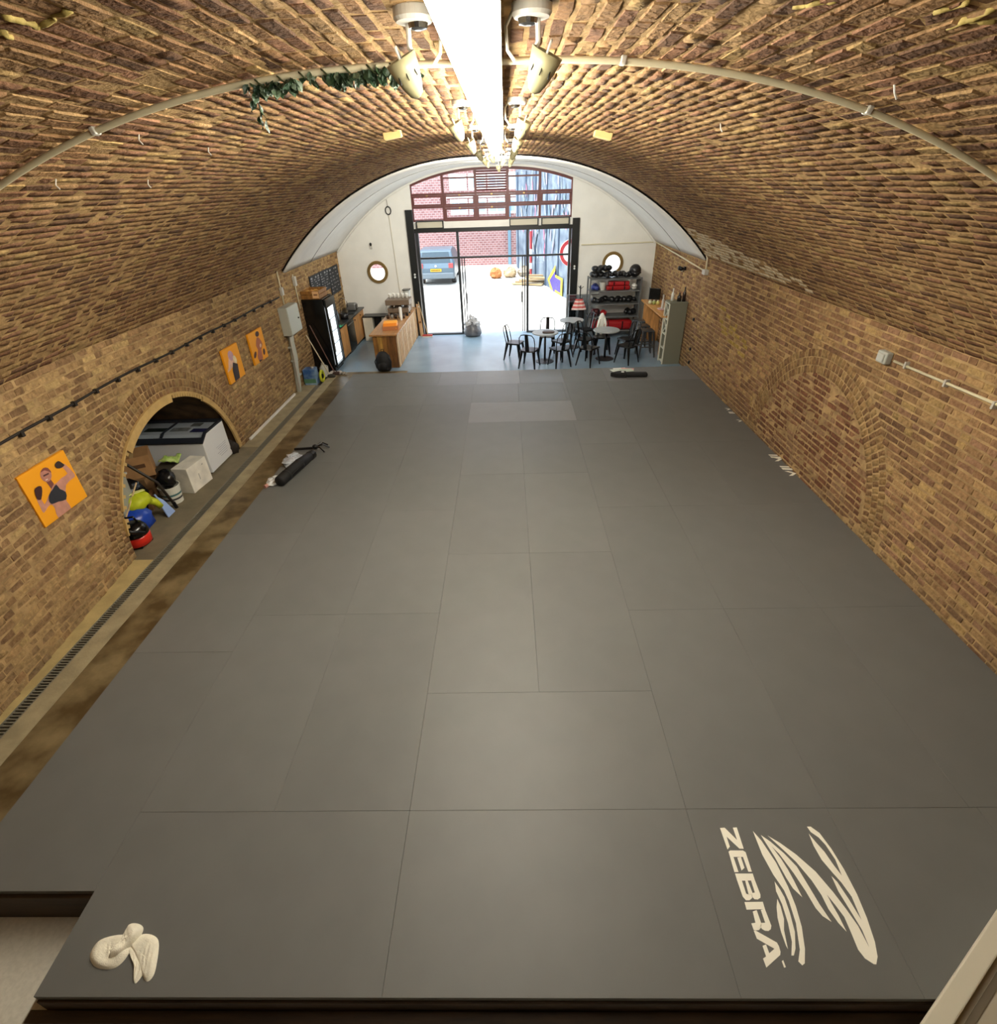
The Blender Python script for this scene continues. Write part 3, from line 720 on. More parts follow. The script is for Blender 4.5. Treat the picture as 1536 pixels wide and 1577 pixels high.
for c in range(5):                                      # opening sashes and panes
    zs = ZR+[None]
    for r in range(3):
        x0, x1 = vx[c]+.035, vx[c+1]-.035; z0 = ZR[r]+.03
        z1 = ZR[r+1]-.03 if r < 2 else min(win_top(x0), win_top(x1))-.06
        if r == 2 and c == 2: continue
        if r in (0, 1) and not (r == 0 and c in (0, 3, 4)):
            mb = MB(); w = .045; mb.span((x0, YW-.05, z0), (x1, YW-.01, z0+w)); mb.span((x0, YW-.05, z1-w), (x1, YW-.01, z1)); mb.span((x0, YW-.05, z0+w), (x0+w, YW-.01, z1-w)); mb.span((x1-w, YW-.05, z0+w), (x1, YW-.01, z1-w))
            mb.build('sash', M_MAHOG, win)
            mb = MB(); mb.box(((x0+x1)/2, YW-.06, z1+.0), (.05, .03, .03)); mb.build('catch', mat('brass_ring'), win)
        mb = MB()
        if r < 2: mb.span((x0, YW+.005, z0-.02), (x1, YW+.011, z1+.02)); mb.build('pane', GLASS, win)
        else:
            n = 6; xs_ = np.linspace(x0, x1, n+1)
            mb.prism([(x0, z0), (x1, z0)]+[(x, win_top(x)-.04) for x in xs_[::-1]], lambda a, b, d: (a, YW+.005+d, b), .006); mb.build('pane', GLASS, win)
# louvre in the middle top field
for k in range(9):
    z = 3.70+k*.062
    mb = MB(); mb.box((0, 0, 0), (vx[3]-vx[2]-.07, .052, .012), tr((vx[2]+vx[3])/2, YW, z) @ rx(math.radians(-40))); mb.build('louvre_slat', M_MAHOG, win)
# plaster band under the fanlight, with the three framed vent boxes
mb = MB(); mb.span((WX0, Y_END+.02, 2.80), (WX1, Y_END+.16, 2.965)); struct(mb.build('trim_11', M_WHITE))
for i, (x0, x1, lab) in enumerate([(-2.52, -1.74, 'long framed vent box over the left door panel'), (.13, .95, 'framed vent box over the doors, the left of the right-hand two'), (1.03, 1.83, 'rightmost framed vent box over the doors')]):
    v = thing('vent_box', lab, 'vent', ((x0+x1)/2, Y_END-.02, 2.90), group='vent boxes over the doors'); w = (x1-x0)/2
    mb = MB(); mb.span((-w, -.05, -.10), (w, .03, -.075)); mb.span((-w, -.05, .075), (w, .03, .10)); mb.span((-w, -.05, -.075), (-w+.03, .03, .075)); mb.span((w-.03, -.05, -.075), (w, .03, .075)); mb.build('frame', M_STEEL, v)
    mb = MB(); mb.span((-w+.03, -.02, -.075), (w-.03, .02, .075)); mb.build('panel', mat('vent_panel', (196, 190, 170), .5), v)
# steel door frame
df = thing('door_1', None, None); df['kind'] = 'structure'
def dbox(name, a, b, m=M_STEEL, par=df, bev=.004):
    mb = MB(); mb.span(a, b); return mb.build(name, m, par, bevel=bev)
dbox('jamb', (-2.80, Y_END-.07, ZF), (-2.60, Y_END+.13, 3.28)); dbox('guide_rail', (-2.58, Y_END-.02, ZF), (-2.50, Y_END+.13, 2.70), M_ALU)
dbox('jamb', (1.92, Y_END-.07, ZF), (2.12, Y_END+.13, 2.96)); dbox('guide_rail', (1.835, Y_END-.02, ZF), (1.90, Y_END+.13, 2.70), M_ALU)
dbox('header', (-2.60, Y_END-.05, 2.70), (1.92, Y_END+.13, 2.80))
for x in (-1.375, .65): dbox('mullion', (x-.035, Y_END+.02, ZF), (x+.035, Y_END+.11, 2.70), M_ALU)
dbox('transom', (-2.50, Y_END+.03, 2.005), (1.835, Y_END+.09, 2.055), M_ALU)
dbox('sill', (-2.58, Y_END-.02, ZF), (-1.34, Y_END+.13, ZF+.04), M_ALU); dbox('sill', (.615, Y_END-.02, ZF), (1.90, Y_END+.13, ZF+.04), M_ALU)
for x in (-1.29, -1.22, .50, .57): dbox('leaf_stile', (x-.015, Y_END+.10, ZF+.02), (x+.015, Y_END+.14, 2.0), M_ALU)
for x in (-1.19, .47): dbox('pull_handle', (x-.012, Y_END-.005, .75), (x+.012, Y_END+.05, 1.05), M_ALU)
for (x0, x1) in ((-2.50, -1.41), (-1.34, .615), (.685, 1.835)):
    dbox('pane', (x0, Y_END+.055, 2.055), (x1, Y_END+.061, 2.70), GLASS, bev=0)
    if x0 != -1.34: dbox('pane', (x0, Y_END+.055, ZF+.04), (x1, Y_END+.061, 2.005), GLASS, bev=0)
for (x, z) in [(-2.70, 1.62), (-2.70, 1.55), (-2.68, .72), (2.02, 1.72), (2.02, 1.66)]:
    mb = MB(); mb.lathe([(.028, 0), (.028, .03), (.018, .036)], tr(x, Y_END-.07, z) @ rx(PI/2), 10); mb.build('frame_button', mat('white_badge', (220, 220, 216), .5), df)
# small glass screen beside the door
gs = thing('glass_screen', 'low tinted glass screen standing right of the shopfront doors', 'screen', (2.16, 16.5, ZF))
mb = MB(); mb.span((-.33, -.006, .03), (.33, .006, 1.12)); mb.build('pane', glassmat('smoked_glass', (.62, .66, .70), .1), gs)
mb = MB(); mb.span((-.34, -.015, 1.12), (.6, .015, 1.14)); mb.build('top_rail', mat('steel_bright', (150, 152, 152), .35, .7), gs)
for x in (-.33, .33):
    mb = MB(); mb.span((x-.012, -.012, 0), (x+.012, .012, 1.12)); mb.build('post', mat('steel_bright'), gs)

# ================================================================== CEILING FITTINGS
def crown(x, Y): # height of the vault face above a point
    l = float(xL(Y)); return float(vz((x-(l+XR)/2)/((XR-l)/2)))
M_LED = emat('led_diffuser', (1.0, .945, .80), LED_STRENGTH)
M_LED2 = emat('led_diffuser_far', (1.0, .945, .80), LED_STRENGTH*.3)
M_WENAM = mat('white_enamel', (190, 186, 176), .4)
M_CREAM = mat('cream_enamel', (150, 143, 110), .35)
XS = -.085
ORD = ['at the very top of the picture, nearest', 'second from the camera', 'third from the camera, ending among the spotlights', 'fourth from the camera', 'fifth from the camera', 'sixth and farthest, by the white soffit']
for i in range(3):
    y0 = 1.0+i*1.99; y1 = y0+1.975; lab = 'glaring linear ceiling light %s' % ORD[i]
    zc = crown(XS, 3.)-.022; t = thing('linear_light', lab, 'ceiling light', (XS, (y0+y1)/2, zc), group='row of linear ceiling lights'); h = (y1-y0)/2
    mb = MB(); mb.span((-.05, -h, -.095), (.05, h, .0)); mb.prism([(-.085, -.092), (-.05, -.078), (.05, -.078), (.085, -.092), (.085, -.095), (.05, -.084), (-.05, -.084), (-.085, -.095)], lambda a, b, d: (a, -h+d, b), 2*h); mb.build('housing', M_WENAM, t, bevel=.006)  # side wings added and shaped to keep tube light off the crown
    mb = MB(); mb.lathe([(.064, -h+.006), (.064, h-.006)], tr(0, 0, -.145) @ rx(PI/2), 18, cap=False); mb.build('diffuser', M_LED if i > 0 else M_LED2, t, smooth=True)
    for q in (-1, 1):
        mb = MB(); mb.lathe([(.0635, -.004), (.0635, .004)], tr(0, q*(h-.004), -.145) @ rx(PI/2), 18); mb.build('end_cap', M_WENAM, t)

def make_spot(side):
    t = thing('spotlight', '', 'spotlight')
    mb = MB(); mb.lathe([(.062, .0), (.066, -.006), (.066, -.030), (.058, -.040), (.03, -.043)], None, 28); mb.build('ceiling_rose', M_WENAM, t, smooth=False)
    mb = MB(); mb.lathe([(.034, -.040), (.030, -.056), (.012, -.060)], tr(-side*.012, 0, 0), 14); mb.build('swivel', mat('chrome', (200, 200, 200), .15, 1.), t)
    mb = MB(); mb.tube([(side*.02, 0, -.04), (side*.022, 0, -.10), (side*.01, -.005, -.125)], .0085, 8); mb.build('bracket', M_WENAM, t)
    mb = MB(); mb.tube([(-side*.06, 0, -.02), (-side*.085, -.005, -.06), (-side*.08, -.008, -.12), (-side*.055, -.01, -.15)], .0055, 7); mb.build('cable', M_WENAM, t)
    A = tr(side*.005, -.01, -.235) @ ry(side*.42) @ rx(.25)
    mb = MB(); mb.lathe([(.008, .0), (.022, .010), (.034, .035), (.046, .075), (.054, .115), (.050, .115), (.04, .07)], A, 24); sh = mb.build('shade', M_CREAM, t, smooth=True)
    for k in range(3):
        a = -PI/2+(k-1)*.7; mb = MB(); mb.box((0, 0, 0), (.003, .004, .028), A @ tr(.0455*math.cos(a), .0455*math.sin(a), .07) @ rz(a+PI/2) @ rx(-.2)); mb.build('vent_slot', M_BLKM, sh)
    mb = MB(); mb.tube([A @ Vector((0, -.05, .112)), A @ Vector((0, -.03, .145)), A @ Vector((0, .03, .145)), A @ Vector((0, .05, .112))], .004, 6); mb.build('yoke', M_WENAM, t)
    return t
NAMEP = ['nearest', 'second', 'third', 'fourth', 'fifth', 'sixth']
proto = {-1: make_spot(-1), 1: make_spot(1)}; first = {-1: True, 1: True}
for i, Y in enumerate([2.29, 4.5, 6.32, 8.4, 10.5, 12.1]):
    for s in (-1, 1):
        x = -.285 if s < 0 else .10
        lab = 'cream cone spotlight left of the ceiling light row, %s from the front' % NAMEP[i] if s < 0 else 'cream cone spotlight right of the ceiling light row, %s from the front' % NAMEP[i]
        loc = (x, Y, crown(x, Y)+.006)
        if first[s]: proto[s].location = loc; tag(proto[s], lab, None, 'cream ceiling spotlights'); first[s] = False
        else: copy_thing(proto[s], loc, 0, lab, 'cream ceiling spotlights')
for k, (x, Y) in enumerate([(-.14, 9.4), (-.05, 11.3), (-.10, 13.6)]):
    copy_thing(proto[1 if k % 2 else -1], (x, Y, crown(x, Y)-(.05 if Y > 12.4 else -.006)), .3*k, ['lone spotlight on the centre line between the fourth and fifth pairs', 'lone spotlight on the centre line between the fifth and sixth pairs', 'farthest spotlight, hanging under the white soffit'][k], 'cream ceiling spotlights')
SPOTS = [o for o in bpy.data.objects if o.name.startswith('spotlight') and o.type == 'EMPTY' and o.location.y > 6]
for o in SPOTS:
    ld = bpy.data.lights.new('far_fill', 'SPOT'); ld.energy = 92; ld.spot_size = math.radians(150); ld.spot_blend = .9; ld.shadow_soft_size = .05; ld.color = (1, .95, .84)  # fill lights added at the far spotlights to brighten the end bay
    lo = bpy.data.objects.new('far_fill', ld); COL.objects.link(lo); lo.parent = o; lo.location = (0, .06, -.20); lo.rotation_euler = (math.radians(82), 0, 0)
# fire detectors / beige boxes on the vault
for (px, py, Y, lab) in [(604, 203, 6.2, 'small beige junction box on the vault, left of the lights'), (930, 203, 7.0, 'small beige junction box on the vault, right of the lights')]:
    # walk along the ray to the vault
    d = _ray(px, py); d = d/d[1]; best = min(np.linspace(2, 12, 800), key=lambda y: abs(CAM_H+d[2]*y-crown(d[0]*y, y)))
    x = d[0]*best; t = thing('junction_box', lab, 'junction box', (x, best, crown(x, best)), (0, math.atan((x+.29)/6.2)*1.1, 0))
    mb = MB(); mb.span((-.09, -.05, -.055), (.09, .05, .005)); mb.build('box', mat('beige_box', (206, 176, 116), .6), t, bevel=.006)
    mb = MB(); mb.span((-.08, -.04, -.06), (.08, .04, -.054)); mb.build('lid', mat('beige_lid', (214, 188, 132), .6), t)

def vault_hit(px, py):
    d = _ray(px, py); d = d/d[1]; g = np.linspace(1.05, 12, 3000); best = min(g, key=lambda y: abs(CAM_H+d[2]*y-crown(d[0]*y, y)) if abs(d[0]*y+.2) < 4.5 else 9)
    return np.array([d[0]*best, best, crown(d[0]*best, best)])
M_FOAM = mat('yellow_foam', (158, 138, 74), .8, var=.15, vscale=20, bump=.5, bscale=40)
for i, (x0, y0_, x1, y1_, r) in enumerate([(4, 22, 60, 40, .022), (60, 40, 110, 14, .018), (2, 48, 12, 56, .02), (1225, 10, 1285, 2, .016), (1440, 20, 1500, 2, .014), (1460, 44, 1534, 12, .018), (1490, 30, 1534, 34, .014)]):
    a_, b_ = vault_hit(x0, y0_), vault_hit(x1, y1_); mb = MB(); n_ = 7; rf = random.Random(i)
    mb.tube([tuple(a_+(b_-a_)*k/n_+np.array([rf.uniform(-.01, .01), rf.uniform(-.01, .01), 0])) for k in range(n_+1)], [r*.5*rf.uniform(.5, 1.2) for k in range(n_+1)], 7); mb.build('foam_smear', M_FOAM, ceiling, smooth=True)
for i, (x, y) in enumerate([(214, 206), (321, 226), (86, 276), (228, 277), (1378, 130), (1110, 190)]):
    a_ = vault_hit(x, y); mb = MB(); mb.tube([tuple(a_), tuple(a_+np.array([.0, -.02, -.03])), tuple(a_+np.array([.015, -.02, -.05]))], .004, 5); mb.build('wire_hook', M_WENAM, ceiling)
# conduit that runs round the vault, with saddles and a plastic ivy garland
M_COND = mat('cream_conduit', (214, 204, 172), .45)
YC = 3.08
def vpt(u, Y, off):
    return (float(vX(u, Y))-off*u*.62, Y, float(vz(u))-off*math.sqrt(1-(u*.62)**2))
cd = thing('conduit', 'cream cable conduit curving right round the near vault', 'conduit', (0, 0, 0))
us = np.linspace(-1, 1, 90); mb = MB(); mb.tube([vpt(u, YC+.10*u*u, .02) for u in us], .014, 10); mb.build('pipe', M_COND, cd, smooth=True)
for u in (-.62, -.40, .16, .42, .66):
    p = vpt(u, YC+.1*u*u, .018); mb = MB(); mb.box((0, 0, 0), (.026, .05, .034), tr(*p) @ ry(math.atan(u*.8))); mb.build('saddle', M_WENAM, cd, bevel=.006)
iv = thing('ivy_garland', 'green plastic ivy garland wound on the vault conduit', 'garland', (0, 0, 0))
u0, u1 = -.222, -.047
mb = MB(); pts = []
for k in range(60):
    u = u0+(u1-u0)*k/59; p = Vector(vpt(u, YC+.1*u*u, .03)); a = k*.8
    pts.append(p+Vector((0, .024*math.cos(a), .018*math.sin(a))))
mb.tube(pts, .004, 5); mb.build('stem', mat('ivy_stem', (62, 70, 40), .8), iv)
leafm = []
for k in range(4):
    mb = MB(); w = [.0, .55, .9, .8, .45, 0]; L = .055
    vs = []
    for i, q in enumerate(w): vs += [(-q*.020, L*i/5, .006*math.sin(i)), (0, L*i/5, -.004), (q*.020, L*i/5, .006*math.sin(i+k))]
    fs = [f for i in range(5) for f in ((i*3, i*3+1, i*3+4, i*3+3), (i*3+1, i*3+2, i*3+5, i*3+4))]
    mb.add(vs, fs); me = mb.mesh('leaf', fix=False); me.materials.append(mat('ivy_leaf%d' % (k % 3), [(34, 56, 36), (46, 70, 44), (84, 100, 78)][k % 3], .45)); leafm.append(me)
rnd = random.Random(3)
for k in range(190):
    t = rnd.random()
    if .28 < t < .5 and rnd.random() < .75: continue
    u = u0+(u1-u0)*t; p = Vector(vpt(u, YC+.1*u*u, .03+rnd.uniform(-.02, .02)))
    o = bpy.data.objects.new('leaf', leafm[rnd.randrange(4)]); COL.objects.link(o); o.parent = iv
    o.location = p+Vector((rnd.uniform(-.02, .02), rnd.uniform(-.02, .02), -.005)); o.rotation_euler = (rnd.uniform(-2.6, -.6), rnd.uniform(-.6, .6), rnd.uniform(-PI, PI)); s = rnd.uniform(.6, 1.3); o.scale = (s, s, s)
for k in range(9):
    o = bpy.data.objects.new('leaf', leafm[k % 4]); COL.objects.link(o); o.parent = iv
    p = Vector(vpt(u0+.003, YC, .035+.016*k)); o.location = p+Vector((rnd.uniform(-.02, .02), 0, 0)); o.rotation_euler = (rnd.uniform(-2.4, -1.2), rnd.uniform(-.5, .5), rnd.uniform(-PI, PI))

# ================================================================== ON THE LEFT WALL
# thick black cable run along the wall, with clips
cb = thing('wall_cable', 'black cable run clipped along the left brick wall', 'cable', (0, 0, 0))
mb = MB(); ys = np.linspace(1.6, 11.9, 60); mb.tube([(float(xL(y))+.03, y, 1.905+.008*math.sin(y*3.1)) for y in ys], .014, 7); mb.build('cable', mat('cable_black', (34, 28, 22), .7), cb, smooth=True)
for y in np.arange(3.0, 11.8, .42):
    mb = MB(); mb.box((float(xL(y))+.03, y, 1.905-.012), (.05, .035, .05)); mb.build('clip', mat('cable_black'), cb)
# three orange canvases
M_ORANGE = mat('orange_canvas', (247, 166, 20), .6, bump=.05, bscale=200)
def canvas(label, corners_px, figs, scale, ox, oy):
    yc = onX(*corners_px[0], -4.88)[1]+.3; xw = float(xL(yc))+.05; pts = [onX(x, y, xw) for x, y in corners_px]
    zt_ = (pts[0][2]+pts[1][2])/2; zb = (pts[2][2]+pts[3][2])/2
    y0 = (pts[0][1]+pts[3][1])/2; y1 = (pts[1][1]+pts[2][1])/2
    t = thing('canvas_painting', label, 'painting', (float(xL(yc))+.012, (y0+y1)/2, (zt_+zb)/2), group='orange canvases on the left wall')
    base = np.array([xw, (y0+y1)/2, (zt_+zb)/2]); w, h = (y1-y0)/2, (zt_-zb)/2
    T = xw-(float(xL(yc))+.012)
    mb = MB(); mb.span((0, -w, -h), (T, w, h)); mb.build('canvas', M_ORANGE, t, bevel=.004)
    for i, (nm, col, poly) in enumerate(figs):
        P2 = []
        for a, b in poly:
            q = onX(ox+a/scale, oy+b/scale, xw)-base
            P2.append((min(max(q[1], -w+.005), w-.005), min(max(q[2], -h+.004), h-.004)))
        mb = MB(); mb.prism(P2, lambda a, b, d: (T+.0012+.0009*i+d, a, b), .0005); mb.build(nm, mat('paint_%d_%d_%d' % col, col, .6, var=.12, vscale=12), t)
    return t
def oval(cx, cy, a, b, n=16, rot=0):
    return [(cx+a*math.cos(2*PI*k/n)*math.cos(rot)-b*math.sin(2*PI*k/n)*math.sin(rot), cy+a*math.cos(2*PI*k/n)*math.sin(rot)+b*math.sin(2*PI*k/n)*math.cos(rot)) for k in range(n)]
canvas('orange canvas of a boxer with both gloves raised, nearest on the wall', [(27, 735), (100, 692), (133, 766), (69, 814)], [
    ('painted_body', (196, 140, 122), dense([(650,560),(700,590),(760,560),(830,490),(910,430),(835,340),(870,300),(1005,440),(990,490),(890,585),(895,800),(960,905),(790,1030),(740,900),(690,850),(640,890),(590,965),(550,900),(490,770),(545,760),(600,850),(650,740),(690,640)], 2)),
    ('painted_neck', (120, 70, 62), [(600,520),(665,490),(725,570),(690,640),(655,590)]),
    ('painted_head', (186, 128, 112), oval(615, 450, 76, 96, rot=-.3)), ('painted_hair', (128, 70, 60), dense([(540,420),(575,360),(640,355),(690,420),(640,400),(590,390)], 2)),
    ('painted_eyes', (84, 48, 46), [(575,455),(650,420),(655,440),(582,478)]), ('painted_mouth', (236, 214, 206), [(605,515),(640,500),(636,516),(610,528)]),
    ('painted_top', (44, 46, 54), dense([(655,720),(700,650),(750,580),(800,640),(880,680),(885,780),(780,810),(700,842),(660,810)], 2)),
    ('painted_glove', (56, 40, 36), dense([(730,310),(775,262),(830,290),(860,320),(820,355),(760,360)], 2)), ('painted_glove', (62, 34, 34), dense([(455,660),(490,610),(545,605),(560,670),(545,780),(490,770)], 2))], 8.7625, 0, 680)
canvas('orange canvas of a figure in a black vest, left of the far two', [(341, 540), (366, 527), (377, 577), (356, 593)], [
    ('painted_arm', (224, 184, 160), dense([(500,690),(565,700),(590,760),(550,830),(490,900),(500,820)], 2)),
    ('painted_hair', (196, 156, 168), oval(528, 650, 40, 75, rot=-.25)), ('painted_hair', (232, 214, 170), oval(592, 705, 24, 62, rot=-.35)),
    ('painted_vest', (56, 46, 46), [(560,750),(632,770),(668,975),(600,1030),(560,870)])], 9.6, 300, 480)
canvas('orange canvas of a bare-chested fighter, right of the far two', [(381, 514), (404, 504), (412, 549), (394, 564)], [
    ('painted_body', (178, 104, 70), dense([(915,380),(960,400),(1000,480),(985,560),(1010,690),(950,720),(930,640),(935,560),(905,500)], 2)),
    ('painted_highlight', (230, 190, 160), oval(972, 500, 14, 30)), ('painted_head', (72, 38, 26), oval(920, 330, 28, 42)),
    ('painted_glove', (88, 44, 28), oval(893, 640, 18, 52, rot=.1)), ('painted_glove', (88, 44, 28), oval(1022, 590, 16, 48, rot=-.1)), ('painted_shorts', (60, 28, 24), [(950,715),(1020,700),(960,748)])], 9.6, 300, 480)

# electrical gear
XW = -4.93
t = thing('electrical_cabinet', 'pale grey electrical cabinet on the left wall beside the fridge', 'electrical cabinet', (XW, 12.06, 1.40))
mb = MB(); mb.span((0, -.34, -.28), (.19, .34, .30)); mb.build('body', mat('pale_grey_metal', (182, 184, 172), .45), t, bevel=.008)
mb = MB(); mb.span((.19, -.33, -.27), (.205, .33, .29)); dq = mb.build('door', mat('pale_grey_door', (196, 200, 190), .45), t, bevel=.004)
mb = MB(); mb.lathe([(.018, 0), (.018, .02), (.01, .024)], tr(.205, .2, 0) @ ry(PI/2), 10); mb.build('lock', M_BLKM, dq)
t = thing('cable_trunking', 'lumpy pale trunking dropping from the electrical cabinet to the floor', 'trunking', (XW, 11.83, ZF))
mb = MB(); mb.tube([(.06, .12, 1.28), (.055, .10, 1.1), (.06, .06, .8), (.05, .02, .5), (.055, -.06, .2), (.05, -.12, .0)], [.07, .062, .075, .06, .062, .055], 10); mb.build('duct', mat('pale_grey_metal'), t, smooth=True)
mb = MB(); mb.tube([(.10, -.02, 1.28), (.09, -.03, .9), (.085, -.06, .5), (.08, -.14, .05)], .018, 8); mb.build('pipe', M_WENAM, t, smooth=True)
for z in (.35, .7, 1.0):
    mb = MB(); mb.box((.05, .05, z), (.10, .2, .03)); mb.build('strap', mat('pale_grey_metal'), t)
def wall_run(name, label, cat, pts, r, m=M_COND, boxes=()):
    t = thing(name, label, cat, (0, 0, 0))
    mb = MB(); mb.tube(pts, r, 8); mb.build('pipe', m, t, smooth=True)
    for b in boxes:
        mb = MB(); mb.box(b[:3], b[3:]); mb.build('box', M_WENAM, t, bevel=.008)
    return t
wall_run('conduit', 'thin white conduit with a switch box above the electrical cabinet', 'conduit', [(XW+.02, 12.12, 2.40), (XW+.02, 12.12, 2.05), (XW+.02, 12.10, 1.72)], .016, boxes=[(XW+.03, 12.12, 1.98, .06, .10, .16)])
wall_run('conduit', 'thin white conduit with a tall switch box beside the blackboard menu', 'conduit', [(XW+.02, 12.98, 2.2), (XW+.02, 12.98, 1.95), (XW+.02, 13.0, 1.45)], .014, boxes=[(XW+.035, 12.98, 2.06, .07, .10, .20)])
# blackboard menus
M_BOARD = mat('blackboard', (40, 42, 46), .8, var=.25, vscale=5); M_CHALK = mat('chalk', (150, 150, 150), .9)
for i, (y0, y1, z0, z1) in enumerate([(14.02, 14.80, 1.56, 2.00), (14.84, 15.60, 1.50, 2.0), (15.64, 16.55, 1.30, 1.99)]):
    t = thing('menu_board', ['chalked black menu board nearest the fridge', 'chalked black menu board in the middle of three', 'chalked black menu board nearest the white end wall'][i], 'menu board', (XW+.008, (y0+y1)/2, (z0+z1)/2), group='black menu boards'); w, h = (y1-y0)/2, (z1-z0)/2
    mb = MB(); mb.span((0, -w, -h), (.03, w, h)); mb.build('board', M_BOARD, t, bevel=.003)
    rr = random.Random(i)
    for k in range(7):
        z = h-.06-k*(2*h-.1)/6.5; y = -w+.05
        mb = MB()
        while y < w-.12:
            L = rr.uniform(.04, .14); mb.box((.0325, y+L/2, z), (.004, L, .018 if k else .04)); y += L+rr.uniform(.06, .3)
        mb.build('chalk_line', M_CHALK, t)
# long white lath on the floor against the left wall, right wall fittings
o = MB().bar((-4.90, 9.0, ZF+.03), (-4.90, 11.5, ZF+.03), .03, .05).build('wall_lath', M_WTRIM); tag(o, 'long white lath lying at the foot of the left wall', 'lath')
xr = XR-.005
wall_run('conduit', 'thin cream conduit crossing the end wall and the far right wall to a box', 'conduit', [(2.2, Y_END-.02, 2.27), (xr-.03, Y_END-.02, 2.29), (xr-.02, Y_END-.06, 2.29), (xr-.02, 14.5, 2.20), (xr-.02, 12.25, 2.10)], .016, boxes=[(xr-.04, 12.28, 2.10, .09, .18, .10)])
wall_run('conduit', 'short cream conduit dropping from the white soffit edge on the right', 'conduit', [(xr-.05, 12.42, 2.50), (xr-.03, 12.32, 2.36), (xr-.025, 12.30, 2.12)], .016)
t = wall_run('conduit', 'cream clipped conduit on the near right wall ending at a grey box', 'conduit', [(xr-.02, 5.85, 2.04), (xr-.02, 4.4, 2.07), (xr-.02, 2.2, 2.10)], .014)
for y in (5.65, 5.05, 4.45, 3.85, 3.25):
    mb = MB(); mb.box((xr-.02, y, 2.055), (.045, .022, .07)); mb.build('clip', M_WENAM, t)
t = thing('switch_box', 'grey weatherproof switch box on the right brick wall', 'switch box', (xr, 6.0, 2.045))
mb = MB(); mb.span((-.075, -.085, -.065), (0, .085, .065)); mb.build('body', mat('grey_plastic', (172, 174, 166), .5), t, bevel=.012)
mb = MB(); mb.span((-.095, -.055, -.045), (-.07, .055, .045)); mb.build('cover', mat('grey_plastic_lt', (190, 192, 186), .4), t, bevel=.01)
t = thing('wall_lamp', 'small double-headed black wall lamp on the far right wall', 'wall lamp', (xr, 13.8, 1.98))
mb = MB(); mb.span((-.03, -.04, -.04), (0, .04, .04)); mb.build('base', M_BLKM, t)
for s in (-1, 1):
    mb = MB(); mb.lathe([(.02, 0), (.045, .05), (.05, .09)], tr(-.06, s*.075, .0) @ ry(-PI/2) @ rx(s*.3), 14); mb.build('head', M_BLKM, t, smooth=True)
mb = MB(); mb.ell((-.07, 0, -.045), (.03, .03, .03)); mb.build('bulb', M_WENAM, t, smooth=True)
for i, (y, z) in enumerate([(12.6, 1.05), (12.5, .40), (12.45, .10)]):
    o = MB().lathe([(.04, 0), (.04, .02), (.02, .03)], tr(xr, y, z) @ ry(-PI/2), 10).build('wall_bolt', M_BLKM); tag(o, 'black bolt head on the right wall by the grey cabinet, %s' % ['uppermost', 'middle', 'lowest'][i], 'bolt', 'black bolt heads')
# end wall: hoop hanging on a line, small sensor
t = thing('hanging_hoop', 'small black hoop hanging on the white end wall with a thin pipe', 'hoop', (-3.27, Y_END-.03, 3.28))
mb = MB(); mb.tube([(.075*math.cos(a), 0, .095*math.sin(a)) for a in np.linspace(0, 2*PI, 24, endpoint=False)], .014, 7, closed=True); mb.build('ring', M_BLKM, t, smooth=True)
mb = MB(); mb.tube([(0, 0, .095), (-.01, .01, .2), (-.02, .025, .27)], .006, 6); mb.build('cord', mat('groove_grey'), t)
mb = MB(); mb.tube([(0, .012, -.10), (.03, .012, -1.2), (.06, .012, -2.4)], .010, 6); mb.build('pipe', mat('white_gloss'), t)
t = thing('wall_sensor', 'tiny black and white sensor above the left porthole', 'sensor', (-3.90, Y_END, 2.42))
mb = MB(); mb.span((-.03, -.04, -.09), (.03, 0, .0)); mb.build('housing', M_WENAM, t, bevel=.008)
mb = MB(); mb.ell((0, -.03, .03), (.035, .03, .045)); mb.build('eye', M_BLKM, t, smooth=True)

# ================================================================== FAR LEFT: FRIDGE, KITCHEN, BAR
M_PINE = mat('pine_wood', (190, 138, 82), .5, var=.22, vscale=3, bump=.1, bscale=20, stretch=(6, 6, 1))
M_PINE_L = mat('pale_plank', (196, 158, 116), .6, var=.22, vscale=3, stretch=(6, 6, 1))
M_PINE_D = mat('honey_plank', (140, 96, 44), .5, var=.3, vscale=3, stretch=(6, 6, 1))
M_WTOP = mat('oak_top', (170, 124, 78), .4, var=.15, vscale=4, stretch=(6, 1, 6))
M_GLBLK = mat('gloss_black', (12, 12, 13), .2)
fr = thing('display_fridge', 'tall black display fridge with a lit glass door by the left wall', 'fridge', (-4.66, 13.58, ZF))
mb = MB(); mb.span((-.27, -.38, .06), (.25, .38, 1.76)); mb.build('body', M_GLBLK, fr, bevel=.01)
mb = MB(); mb.span((.27, -.37, .10), (.31, -.31, 1.74)); mb.span((.27, .31, .10), (.31, .37, 1.74)); mb.span((.27, -.31, .10), (.31, .31, .17)); mb.span((.27, -.31, 1.55), (.31, .31, 1.74)); dq = mb.build('door', M_GLBLK, fr)
mb = MB(); mb.span((.29, -.31, .17), (.297, .31, 1.55)); mb.build('pane', GLASS, dq)
mb = MB(); mb.span((.312, -.35, .5), (.335, -.33, 1.3)); mb.build('handle', mat('steel_bright'), dq)
mb = MB(); mb.span((.252, -.31, .17), (.258, .31, 1.55)); mb.build('light_panel', emat('fridge_light', (.9, .97, 1), 2.2), fr)
for k in range(4):
    z = .35+k*.3; mb = MB(); mb.span((.259, -.31, z), (.285, .31, z+.012)); mb.build('shelf', mat('steel_bright'), fr)
mb = MB(); mb.span((-.25, -.36, 0), (.24, .36, .06)); mb.build('plinth', M_BLKM, fr)
